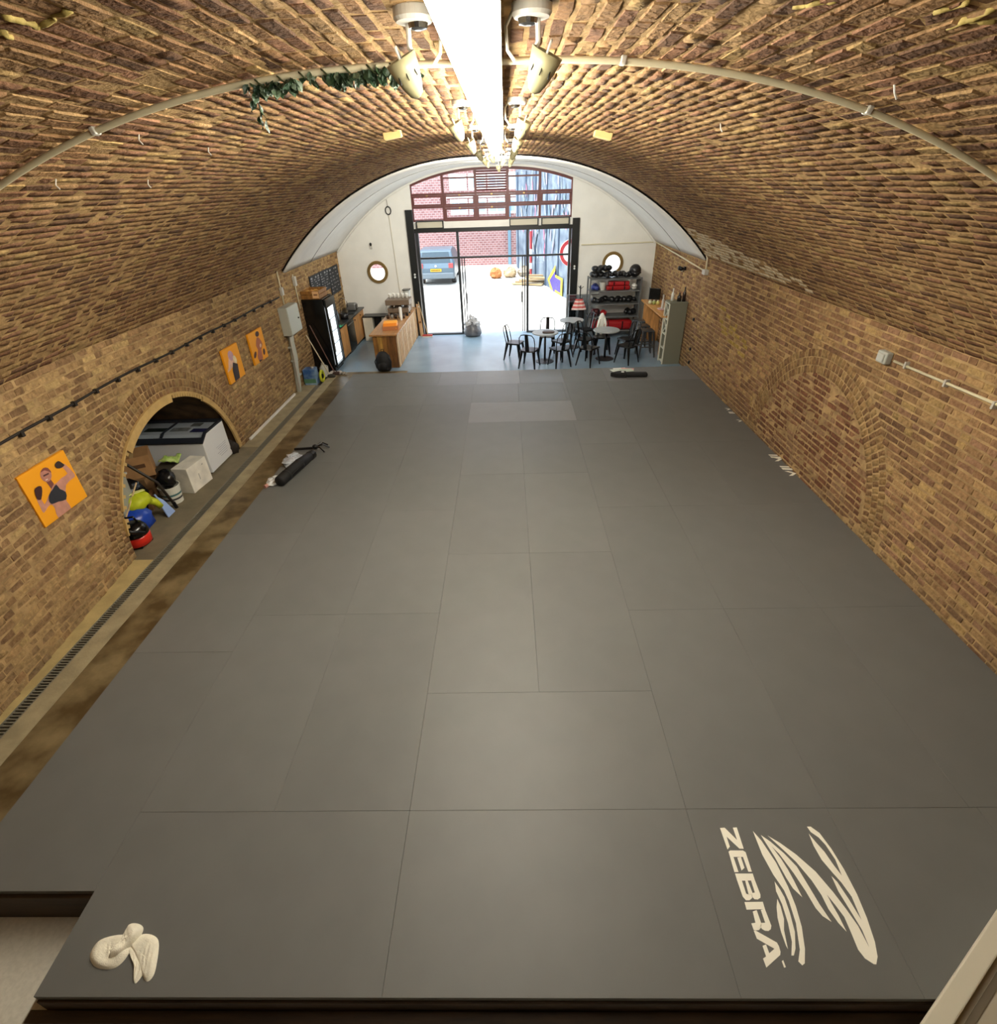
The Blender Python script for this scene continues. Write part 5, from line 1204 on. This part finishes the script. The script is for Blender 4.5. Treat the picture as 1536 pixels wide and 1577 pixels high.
# wall shelf bar, stools, grey lattice cabinet
bt = thing('wall_bar_table', 'long honey wood bar table along the right wall', 'bar table', (4.07, 14.55, ZF))
mb = MB(); mb.span((-.24, -1.05, 1.06), (.275, 1.15, 1.10)); mb.build('top', mat('honey_top', (196, 142, 80), .4, var=.15, vscale=3, stretch=(6, 1, 6)), bt, bevel=.004)
mb = MB(); mb.span((-.05, -.55, 0), (.27, -.51, 1.06)); mb.build('leg_panel', M_PINE, bt); mb = MB(); mb.span((-.2, .9, 0), (.27, .94, 1.06)); mb.build('leg_panel', M_PINE, bt)
def make_stool():
    t = thing('bar_stool', '', 'stool')
    mb = MB(); mb.box((0, 0, .655), (.31, .31, .03), None, 1); mb.build('seat', mat('stool_metal', (92, 92, 92), .35, .7), t, bevel=.012)
    for sx in (-1, 1):
        for sy in (-1, 1):
            mb = MB(); mb.bar((sx*.13, sy*.13, .645), (sx*.20, sy*.20, 0), .05, .04, up=(sx, sy, 0), w2=.026, h2=.022); mb.build('leg', mat('stool_metal'), t)
    for k in range(4):
        a = k*PI/2; mb = MB(); mb.bar((-.165, 0, 0), (.165, 0, 0), .015, .02); q = mb.build('stretcher', mat('stool_metal'), t); q.location = (.165*math.cos(a+PI/2), .165*math.sin(a+PI/2), .26); q.rotation_euler = (0, 0, a)
    return t
s0 = make_stool(); s0.location = (3.66, 13.98, ZF); tag(s0, 'grey metal backless stool under the bar table, nearest', None, 'grey bar stools')
copy_thing(s0, (3.66, 14.52, ZF), .1, 'grey metal backless stool under the bar table, second', 'grey bar stools'); copy_thing(s0, (3.68, 15.1, ZF), -.1, 'grey metal backless stool under the bar table, farthest', 'grey bar stools')
gc = thing('lattice_cabinet', 'tall grey-green cabinet with a white lattice wine front by the right wall', 'cabinet', (4.12, 13.36, ZF))
M_GG = mat('grey_green_panel', (116, 116, 100), .6)
mb = MB(); mb.span((-.20, -.19, 0), (.21, -.17, 1.44)); mb.build('side_panel', M_GG, gc); mb = MB(); mb.span((-.20, .17, 0), (.21, .19, 1.44)); mb.build('side_panel', M_GG, gc)
mb = MB(); mb.span((-.22, -.20, 1.44), (.22, .20, 1.47)); mb.build('top', M_GG, gc, bevel=.004); mb = MB(); mb.span((.19, -.17, 0), (.21, .17, 1.44)); mb.build('back', M_GG, gc)
M_LAT = mat('white_lattice', (206, 204, 186), .5)
for y in (-.18, .18):
    mb = MB(); mb.span((-.225, y-.018, 0), (-.2, y+.018, 1.44)); mb.build('front_stile', M_LAT, gc)
for z in (.03, .36, .70, 1.05, 1.42):
    mb = MB(); mb.span((-.2, -.17, z-.012), (.19, .17, z+.012)); mb.build('shelf', M_LAT, gc)
for z in (.72, 1.07):
    for s in (-1, 1):
        mb = MB(); mb.bar((-.19, -.165*s, z), (-.19, .165*s, z+.31), .02, .02); mb.build('lattice_bar', M_LAT, gc)
def bottle(x, y, z, h, r, col, label, cap=(24, 24, 24), name='bottle'):
    t = thing(name, label, 'bottle', (x, y, z))
    mb = MB(); mb.lathe([(r, 0), (r, h*.6), (r*.4, h*.78), (r*.36, h)], None, 14); mb.build('body', mat('bt_%d_%d_%d' % col, col, .25), t, smooth=True)
    mb = MB(); mb.lathe([(r*.42, h), (r*.42, h*1.07)], None, 10); mb.build('cap', mat('cap_%d' % cap[0], cap, .4), t); return t
ZC = ZF+1.47
bottle(4.02, 13.42, ZC, .26, .035, (226, 226, 216), 'slim white bottle on the lattice cabinet', (226, 224, 216)); bottle(4.16, 13.34, ZC, .18, .05, (30, 26, 26), 'squat black bottle on the lattice cabinet'); bottle(4.26, 13.30, ZC, .30, .04, (40, 26, 24), 'tall dark bottle on the lattice cabinet')
ZT = ZF+1.10
t = thing('candlestick', 'white candle on a pinkish dish on the bar table', 'candle', (4.04, 14.25, ZT)); mb = MB(); mb.lathe([(.10, 0), (.13, .03), (.12, .035), (.03, .02)], None, 20); mb.build('dish', mat('pink_dish', (216, 186, 186), .4), t); mb = MB(); mb.lathe([(.035, .03), (.03, .24), (.018, .26), (.018, .36), (.006, .37)], None, 12); mb.build('candle', M_WENAM, t)
for k, (x, y, c) in enumerate([(3.90, 14.98, (206, 206, 170)), (3.99, 14.92, (150, 160, 90)), (4.08, 14.87, (196, 190, 110))]):
    t = thing('spice_pot', 'small round pot at the far end of the bar table, %s from the left' % NTH[k], 'pot', (x, y, ZT), group='small pots on the bar table'); mb = MB(); mb.ell((0, 0, .055), (.05, .05, .055)); mb.build('pot', mat('pot%d' % k, c, .4), t, smooth=True); mb = MB(); mb.lathe([(.025, .10), (.025, .12)], None, 10); mb.build('lid', M_WENAM, t)
t = thing('monitor', 'black screen standing at the far end of the bar table', 'monitor', (4.10, 15.35, ZT), -.5); mb = MB(); mb.span((-.15, -.02, .05), (.15, .03, .34)); mb.build('screen', M_GLBLK, t, bevel=.008); mb = MB(); mb.span((-.1, -.08, 0), (.1, .08, .012)); mb.span((-.02, .0, .01), (.02, .02, .06)); mb.build('stand', M_BLKM, t); mb = MB(); mb.span((-.165, -.025, .03), (-.15, .035, .36)); mb.build('edge_trim', mat('steel_bright'), t)

# ================================================================== STORAGE ALCOVE
M_FRW = mat('freezer_white', (228, 230, 232), .35); M_FRD = mat('freezer_trim', (36, 40, 48), .35)
fz = thing('chest_freezer', 'white chest freezer with a glass top inside the alcove', 'freezer', (-5.61, 8.03, ZF))
mb = MB(); mb.prism([(-.37, .03), (.37, .03), (.37, .66), (-.20, .66), (-.37, .56)], lambda a, b, d: (-.66+d, a, b), 1.31); mb.build('body', M_FRW, fz, bevel=.012)
mb = MB(); mb.prism([(-.385, .565), (-.205, .67), (.38, .67), (.38, .70), (-.21, .70), (-.40, .59)], lambda a, b, d: (-.675+d, a, b), .05); mb.prism([(-.385, .565), (-.205, .67), (.38, .67), (.38, .70), (-.21, .70), (-.40, .59)], lambda a, b, d: (.62+d, a, b), .04)
mb.span((-.66, .30, .66), (.64, .38, .70)); mb.prism([(-.385, .565), (-.30, .615), (-.31, .645), (-.40, .59)], lambda a, b, d: (-.66+d, a, b), 1.3); mb.build('top_trim', M_FRD, fz)
mb = MB(); mb.add([(-.625, -.305, .635), (.62, -.305, .635), (.62, -.205, .692), (-.625, -.205, .692), (.62, .30, .692), (-.625, .30, .692)], [(0, 1, 2, 3), (3, 2, 4, 5)]); mb.build('glass_lid', glassmat('freezer_glass', (.80, .84, .88), .22), fz, fix=False)
mb = MB(); mb.bar((-.05, -.29, .645), (-.05, -.2, .695), .035, .012); mb.bar((-.05, -.2, .695), (-.05, .3, .695), .035, .012); mb.build('lid_bar', M_FRD, fz)
for k, (x, y, w, c) in enumerate([(.45, -.05, .14, (36, 42, 92)), (.12, .0, .18, (150, 150, 146)), (-.3, .0, .2, (44, 52, 44)), (.3, .2, .1, (120, 118, 112))]):
    mb = MB(); mb.box((x, y, .663), (w*1.7, .14, .006)); mb.build('frozen_pack', mat('frozen%d' % k, c, .6, var=.3, vscale=14), fz)
for k in range(6):
    mb = MB(); mb.box((.6515, .10+.012*(k % 3), .34-.035*k), (.003, .34-.05*(k % 3), .007)); mb.build('printed_text', mat('freezer_print', (176, 178, 186), .6), fz)
def at(x, y, z=0.): return (x, y, ZF+z)
def carton(loc, sz, rot, label, col, name='cardboard_box', tilt=0., tape=True):
    t = thing(name, label, 'box', loc, (tilt, 0, rot))
    mb = MB(); mb.box((0, 0, sz[2]/2), sz); b = mb.build('carton', mat('card_%d_%d' % (col[0], col[1]), col, .8, var=.12, vscale=5), t, bevel=.005)
    if tape:
        mb = MB(); mb.box((0, 0, sz[2]+.001), (.05, sz[1]*.99, .002)); mb.build('tape', mat('packing_tape', (190, 160, 110), .3), t)
        mb = MB(); mb.box((sz[0]*.1, -sz[1]/2-.001, sz[2]*.55), (sz[0]*.4, .002, sz[2]*.18)); mb.build('print', mat('card_print', (92, 62, 36), .7), t)
    else:
        mb = MB(); mb.box((sz[0]/2+.001, -.02, sz[2]*.45), (.002, .015, sz[2]*.25)); mb.build('print', mat('pale_print', (176, 174, 166), .7), t)
        mb = MB(); mb.box((sz[0]/2+.001, sz[1]*.25, sz[2]*.8), (.002, .03, .02)); mb.build('print', mat('pale_print'), t)
    return t
carton(at(-5.06, 7.28), (.26, .48, .42), -.12, 'clean white carton standing in front of the freezer', (228, 224, 212), 'white_carton', tape=False)
carton(at(-5.85, 7.08), (.55, .46, .34), .1, 'brown cardboard box at the bottom of the alcove pile', (136, 104, 68)); carton(at(-5.75, 7.10, .342), (.44, .42, .34), .55, 'tilted brown cardboard box on top of the alcove pile', (168, 126, 82))
carton(at(-6.35, 6.60), (.5, .5, .45), -.1, 'dark brown cardboard box at the back of the alcove', (110, 74, 46)); carton(at(-5.55, 6.62), (.36, .28, .22), .3, 'low flattened brown box beside the plastic crate', (120, 84, 50))
t = thing('paper_stack', 'stack of magazines and packets between the white carton and the boxes', 'papers', at(-5.38, 7.24), .25)
for k in range(7):
    mb = MB(); mb.box((rg.uniform(-.02, .02), rg.uniform(-.02, .02), .03+k*.055), (.26, .32, .05), rz(rg.uniform(-.15, .15))); mb.build('bundle', mat('bundle%d' % (k % 4), [(96, 76, 52), (196, 190, 150), (60, 54, 44), (170, 160, 120)][k % 4], .7), t)
o = MB().grid(8, 8, lambda a, b: ((a-.5)*.26, (b-.5)*.22, .02+.05*math.sin(a*5)*math.sin(b*4)+.012*math.sin(a*15+b*9))).build('green_packet', mat('green_packet', (150, 190, 74), .4, col2=(206, 224, 150), vscale=14), smooth=True, solid=.01); o.location = at(-5.36, 7.34, .445); tag(o, 'crumpled light green packet on the paper stack', 'packet')
bk = thing('paint_bucket', 'white bucket stuffed with black bags, in front of the alcove pile', 'bucket', at(-5.16, 6.80))
mb = MB(); mb.lathe([(.125, 0), (.145, .26), (.152, .265), (.152, .285), (.142, .285), (.12, .02)], None, 26); mb.build('bucket', mat('white_bucket', (222, 222, 210), .4), bk, smooth=False)
mb = MB(); mb.lathe([(.1372, .14), (.1395, .17)], None, 26, cap=False); mb.build('printed_band', mat('teal_print', (74, 120, 120), .5), bk); mb = MB(); mb.lathe([(.1315, .07), (.1335, .10)], None, 26, cap=False); mb.build('printed_band', mat('dark_print', (60, 60, 64), .5), bk)
o = MB().ell((0, 0, .12), (.135, .135, .15), noise=.3, seed=9).build('black_bag', mat('gloss_sack', (18, 18, 20), .25, bump=.8, bscale=18), smooth=True); o.location = at(-5.16, 6.80, .26); tag(o, 'black plastic bag stuffed in the white bucket', 'bag')
o = MB().ell((0, 0, .26), (.26, .26, .28), noise=.28, seed=12).build('black_bag', mat('gloss_sack'), smooth=True); o.location = at(-5.60, 6.50, -.01); tag(o, 'large black sack behind the yellow jacket', 'bag')
tb = thing('plastic_crate', 'cloudy clear plastic storage box at the left of the alcove', 'storage box', at(-5.36, 5.95, .34), .2)
mb = MB(); mb.box((0, 0, .24), (.34, .36, .46), None, 1.12); mb.build('tub', mat('hazy_tub', (150, 152, 144), .25), tb, bevel=.02); mb = MB(); mb.box((0, 0, .475), (.42, .44, .03)); mb.build('rim', mat('hazy_rim', (176, 178, 170), .3), tb, bevel=.01)
# high-visibility jackets, blue bags, dustpan, pole, vacuum
hv = thing('hi_vis_jacket', 'crumpled fluorescent yellow jacket on the bags in the alcove', 'jacket', at(-5.20, 6.14, .30))
mb = MB(); mb.ell((0, 0, .10), (.17, .20, .12), noise=.3, seed=2); mb.build('body', mat('hi_vis', (190, 200, 30), .6, var=.12, vscale=10), hv, smooth=True); mb = MB(); mb.tube([(.08, .08, .08), (.15, .14, .0), (.17, .18, -.10)], [.06, .05, .04], 9); mb.build('sleeve', mat('hi_vis'), hv, smooth=True)
mb = MB(); mb.bar((-.05, -.1, .235), (.08, .12, .215), .06, .008); mb.build('reflective_band', mat('reflective', (232, 234, 150), .3), hv)
o = MB().ell((0, 0, .14), (.20, .18, .13), noise=.3, seed=4).build('olive_bag', mat('olive_cloth', (112, 122, 40), .8), smooth=True); o.location = at(-5.62, 6.12, .10); tag(o, 'olive green bag next to the plastic storage box', 'bag')
o = MB().ell((0, 0, .19), (.23, .26, .20), noise=.22, seed=6).build('blue_bag', mat('blue_plastic_bag', (26, 66, 170), .3, bump=.6, bscale=16), smooth=True); o.location = at(-5.22, 5.98, -.005); tag(o, 'bright blue plastic bag below the yellow jacket', 'bag')
o = MB().ell((0, 0, .17), (.2, .2, .18), noise=.25, seed=8).build('navy_bag', mat('navy_bag', (30, 36, 80), .5), smooth=True); o.location = at(-5.5, 5.75, -.005); tag(o, 'navy bag at the left side of the alcove', 'bag')
t = thing('dustpan', 'pale blue dustpan standing before the white bucket', 'dustpan', at(-5.06, 6.42)); mb = MB(); mb.prism([(-.09, 0), (.09, 0), (.05, .22), (-.0, .30), (-.05, .22)], lambda a, b, d: (.05-b*.35+d, a, b), .02); mb.build('pan', mat('pale_blue_plastic', (150, 176, 226), .4), t, bevel=.006); mb = MB(); mb.tube([(-.05, 0, .28), (-.07, 0, .34)], .014, 7); mb.build('handle', mat('pale_blue_plastic'), t)
t = thing('dark_pole', 'long dark pole slanting across the alcove pile', 'pole', at(-5.02, 6.60)); mb = MB(); mb.tube([(0, 0, .012), (-.12, -.02, .45), (-.50, -.30, 1.15)], .02, 8); mb.build('shaft', mat('dark_pole', (44, 36, 28), .5), t, smooth=True); mb = MB(); mb.tube([(0, 0, .0), (-.02, 0, .1)], .026, 8); mb.build('ferrule', M_BLKM, t)
t = thing('pale_stick', 'thin pale stick poking over the blue bag', 'stick', at(-5.05, 5.72)); mb = MB(); mb.tube([(-.1, 0, .30), (-.14, .55, .62)], .010, 6); mb.build('shaft', mat('pale_wood_stick'), t); mb = MB(); mb.tube([(-.098, -.03, .285), (-.1, .02, .31)], .014, 6); mb.build('grip', M_BLKM, t)
vc = thing('vacuum_cleaner', 'red and black tub vacuum cleaner at the mouth of the alcove', 'vacuum cleaner', at(-5.02, 5.66), .3)
mb = MB(); mb.lathe([(.14, .03), (.17, .05), (.175, .15), (.16, .18)], None, 24); mb.build('tub', mat('vac_red', (214, 44, 30), .3), vc, smooth=True); mb = MB(); mb.lathe([(.172, .18), (.176, .20), (.165, .27), (.12, .33), (.05, .35)], None, 24); mb.build('lid', M_GLBLK, vc, smooth=True)
mb = MB(); mb.tube([(-.08, .02, .34), (-.06, .02, .42), (.06, .02, .42), (.08, .02, .34)], .014, 8); mb.build('handle', M_GLBLK, vc, smooth=True)
mb = MB(); mb.tube([(.12, -.1, .22), (.2, -.2, .28), (.1, -.28, .36), (-.1, -.2, .44), (-.18, 0, .5), (-.15, .25, .55)], .022, 9); mb.build('hose', M_BLKM, vc, smooth=True)
for k in range(4):
    a = k*PI/2+.4; mb = MB(); mb.lathe([(.03, -.012), (.03, .012)], tr(.14*math.cos(a), .14*math.sin(a), .031) @ rx(PI/2), 10); mb.build('castor', M_BLKM, vc)
o = MB().ell((0, 0, .13), (.16, .10, .14), noise=.3, seed=14).build('dark_bag', mat('brown_black_cloth', (40, 32, 26), .8), smooth=True); o.location = at(-5.02, 8.47, -.01); tag(o, 'small dark bundle between the freezer and the arch foot', 'bundle')

# ================================================================== OUTSIDE THE DOORS
ZG = -.20
M_TAR = mat('sunlit_paving', (196, 192, 184), .9, var=.06, vscale=.6)
mb = MB(); mb.add([(-22, Y_END+.2, ZG), (22, Y_END+.2, ZG), (22, 48, ZG), (-22, 48, ZG)], [(0, 1, 2, 3)]); struct(mb.build('ground_yard', M_TAR, fix=False))
# brick building across the yard, with window strips
def farbrick(name, c1, c2, mc):
    m = bpy.data.materials.new(name); m.use_nodes = True; nt = m.node_tree; b = nt.nodes['Principled BSDF']; b.inputs['Roughness'].default_value = .9
    tc = nt.nodes.new('ShaderNodeTexCoord'); mp = nt.nodes.new('ShaderNodeMapping'); mp.inputs['Rotation'].default_value = (PI/2, 0, 0)
    br = nt.nodes.new('ShaderNodeTexBrick'); br.inputs['Scale'].default_value = 2.2; br.inputs['Color1'].default_value = (*lin(c1), 1); br.inputs['Color2'].default_value = (*lin(c2), 1); br.inputs['Mortar'].default_value = (*lin(mc), 1)
    br.inputs['Mortar Size'].default_value = .03
    nt.links.new(tc.outputs['Object'], mp.inputs[0]); nt.links.new(mp.outputs[0], br.inputs[0]); nt.links.new(br.outputs[0], b.inputs['Base Color']); return m
bd = thing('brick_building', 'reddish brick building with pale window bands across the yard', 'building', (-4, 33.5, ZG))
mb = MB(); mb.span((-12, 0, 0), (7.2, .6, 9)); mb.build('wall', farbrick('far_brick', (118, 78, 78), (138, 98, 96), (160, 140, 138)), bd)
for r, z in enumerate((2.6, 3.75, 5.1)):
    for k in range(6):
        x = 1.0+k*1.05
        mb = MB(); mb.span((x, -.03, z), (x+.95, .02, z+.75)); w = mb.build('window', mat('pale_frame', (226, 226, 220), .5), bd)
        for q in range(2):
            mb = MB(); mb.span((x+.06+q*.44, -.04, z+.12), (x+.44+q*.44, -.031, z+.62)); mb.build('window_pane', mat('far_glass', (150, 172, 190), .15), w)
mb = MB(); mb.span((.8, -.06, 3.42), (7.2, 0, 3.62)); mb.build('string_course', mat('pale_frame'), bd)
mb = MB(); mb.tube([(4.25, -.12, 0), (4.25, -.12, 3.3), (4.15, -.05, 3.6)], .09, 8); mb.build('drainpipe', mat('pale_blue_pipe', (84, 112, 128), .5), bd)
# painted blue wall with graffiti on the right side of the yard
A0 = np.array([.6, 32.3]); A1 = np.array([2.95, 19.8]); dv = (A1-A0)/np.linalg.norm(A1-A0); LW = np.linalg.norm(A1-A0); ang = math.atan2(dv[1], dv[0])
bw = thing('painted_wall', 'blue painted wall covered in graffiti on the right of the yard', 'wall', (A0[0], A0[1], ZG), ang)
mb = MB(); mb.span((0, 0, 0), (LW, .3, 4.6)); mb.build('wall', mat('blue_wall_paint', (66, 80, 98), .7, col2=(112, 124, 134), vscale=1.5, detail=8), bw)
for k in range(6):
    mb = MB(); x = .6+k*2.0; mb.span((x, -.05, 0), (x+.1, 0, 4.5)); mb.build('batten', mat('blue_batten', (60, 76, 96), .7), bw)
def graf(name, poly, col, off):
    mb = MB(); mb.prism(poly, lambda a, b, d: (a, -off-d, b), .004); return mb.build(name, mat('graf_%d_%d_%d' % col, col, .6), bw)
rr = random.Random(8)
for k in range(80):
    x = rr.uniform(1.0, LW-1); z = rr.uniform(.9, 4.0); L = rr.uniform(.3, .9); a = rr.uniform(.9, 2.2); w = rr.uniform(.03, .09)
    c = [(150, 158, 166), (130, 142, 156), (96, 120, 140), (160, 96, 120), (140, 130, 146)][rr.randrange(5)]
    dx, dz = math.cos(a), math.sin(a); graf('paint_stroke', [(x-dz*w, z+dx*w), (x+dz*w, z-dx*w), (x+dx*L+dz*w, z+dz*L-dx*w), (x+dx*L*.6, z+dz*L*.8), (x+dx*L-dz*w, z+dz*L+dx*w)], c, .052)
def wall_hit(px, py):
    r = _ray(px, py); t, q = np.linalg.solve(np.array([[r[0], -dv[0]], [r[1], -dv[1]]]), A0-CAM_C[:2]); return q, CAM_H+t*r[2]-ZG
gx, gz = wall_hit(858, 437)
arrow = [(-1.0, 0), (-.1, .62), (-.1, .3), (.75, .3), (.75, -.3), (-.1, -.3), (-.1, -.62)]
graf('arrow_outline', [(gx+a*1.35, gz+b*1.15) for a, b in arrow], (180, 160, 40), .053); graf('arrow', [(gx+a, gz+b*.8) for a, b in arrow], (60, 46, 120), .058)
ss = thing('round_sign', 'round red and white sign on the right of the yard', 'sign', (2.42, 21.0, ZG))
mb = MB(); mb.lathe([(.46, -.02), (.46, .02)], tr(0, 0, 1.83) @ rx(PI/2) @ ry(0), 28); mb.build('disc', mat('sign_white', (232, 232, 232), .5), ss)
mb = MB(); mb.lathe([(.33, -.03), (.45, -.03), (.45, .03), (.33, .03), (.33, -.03)], tr(0, 0, 1.83) @ rx(PI/2), 28, cap=False); mb.build('red_ring', mat('sign_red', (150, 20, 30), .5), ss)
mb = MB(); mb.tube([(0, .06, 0), (0, .06, 1.8)], .04, 8); mb.build('post', mat('steel_bright'), ss)
rp = thing('red_post', 'thin red and white post by the graffiti wall', 'post', (1.22, 27.6, ZG))
mb = MB(); mb.tube([(0, 0, 0), (0, 0, 2.1)], .06, 8); mb.build('shaft', mat('post_red', (150, 44, 48), .5), rp)
for z in (.5, 1.1): mb = MB(); mb.lathe([(.065, z), (.065, z+.25)], None, 10, cap=False); mb.build('white_band', mat('sign_white'), rp)
# rubble and boards
hp = thing('board_heap', 'heap of loose boards and pallets on the yard', 'board heap', (.98, 26.0, ZG), -.2)
for k in range(6):
    mb = MB(); mb.box((0, 0, 0), (1.5-.1*k, .25, .05), tr(.1*k, .25*(k % 3), .06+.06*k) @ rz(.15*(k % 4)-.2)); mb.build('board', mat('heap_board%d' % (k % 2), [(150, 128, 92), (130, 110, 80)][k % 2], .8), hp)
for k in range(3):
    o = MB().ell((0, 0, .22), (.32, .3, .25), noise=.35, seed=30+k).build('rubble_sack', mat('orange_sack%d' % k, [(150, 96, 50), (150, 130, 100), (130, 122, 108)][k], .8)); o.location = (-.5+.72*k, 28.4+.2*k, ZG); tag(o, ['orange rubble sack beyond the board heap', 'beige rubble sack beside the orange one', 'grey rubble sack nearest the graffiti wall'][k], 'sack')
# parked car seen from behind
car = thing('car', 'grey hatchback car parked with its rear to the doors', 'car', (-3.28, 26.7, ZG))
M_CAR = mat('silver_blue_paint', (76, 92, 104), .3, .3); M_CGL = mat('car_glass', (40, 56, 66), .08); M_TYRE = mat('tyre', (26, 26, 28), .8)
body = [(0, .28), (0, .75), (.10, .95), (.32, 1.42), (.55, 1.50), (1.7, 1.52), (2.5, 1.38), (3.2, .98), (4.1, .82), (4.25, .6), (4.25, .28)]
mb = MB(); n = len(body); secs = [(-.86, .0), (-.80, .04), (.80, .04), (.86, .0)]; vs = []
for (x, up) in secs:
    for (y, z) in body:
        k = max(0, (z-.9)/.6); vs.append((x*(1-.16*k), y+(.05 if abs(x) > .82 and y < .3 else 0), z+up*0))
fs = [tuple(range(n)), tuple(3*n+i for i in range(n-1, -1, -1))]
for s in range(3): fs += [(s*n+i, s*n+(i+1) % n, (s+1)*n+(i+1) % n, (s+1)*n+i) for i in range(n)]
mb.add(vs, fs); mb.build('body', M_CAR, car, bevel=.04, seg=3)
mb = MB(); mb.add([(-.70, .105, .96), (.70, .105, .96), (.62, .315, 1.40), (-.62, .315, 1.40)], [(0, 1, 2, 3)]); mb.build('rear_window', M_CGL, car, solid=.02, fix=False)
mb = MB(); mb.span((-.84, -.08, .30), (.84, .05, .55)); mb.build('bumper', mat('bumper_grey', (84, 94, 102), .4), car, bevel=.04)
mb = MB(); mb.span((-.26, -.022, .60), (.26, -.006, .72)); pl = mb.build('number_plate', mat('plate_yellow', (200, 150, 10), .5), car)
for k in range(6):
    mb = MB(); mb.span((-.21+k*.07, -.026, .63), (-.17+k*.07, -.0225, .69)); mb.build('plate_character', M_BLKM, pl)
for s in (-1, 1):
    mb = MB(); mb.span((s*.60 if s > 0 else -.82, -.01, .74), (s*.82 if s > 0 else -.60, .09, .95)); mb.build('tail_light', mat('tail_red', (150, 60, 62), .2), car, bevel=.02)
    for y in (.75, 3.4):
        mb = MB(); mb.lathe([(.30, -.10), (.32, -.06), (.32, .06), (.30, .10)], tr(s*.76, y, .32) @ ry(PI/2), 22); wq = mb.build('wheel', M_TYRE, car); mb = MB(); mb.lathe([(.20, -.105), (.20, .105)], tr(s*.76, y, .32) @ ry(PI/2), 16); mb.build('rim', mat('steel_bright'), wq)
mb = MB(); mb.lathe([(.05, 0), (.05, .01)], tr(0, -.003, .84) @ rx(PI/2), 12); mb.build('badge', mat('chrome'), car)
# parapet wall of the arch's own front, so the tunnel is closed to the sky
mb = MB(); mb.span((-7.5, -2.3, 4.45), (7, Y_END+.25, 4.75)); mb.span((-7.5, -2.3, -.6), (-7.3, Y_END+.25, 4.5)); mb.span((4.55, -2.3, -.6), (4.8, Y_END+.25, 4.5)); mb.span((-7.5, Y_END+.0, -.6), (-5.0, Y_END+.25, 4.5)); mb.span((-7.5, -2.3, -.75), (4.8, Y_END+.2, -.55)); mb.span((-7.5, -2.3, -.6), (4.8, -2.1, 4.5))
struct(mb.build('viaduct_mass', mat('viaduct_brick', (110, 84, 62), .9)))
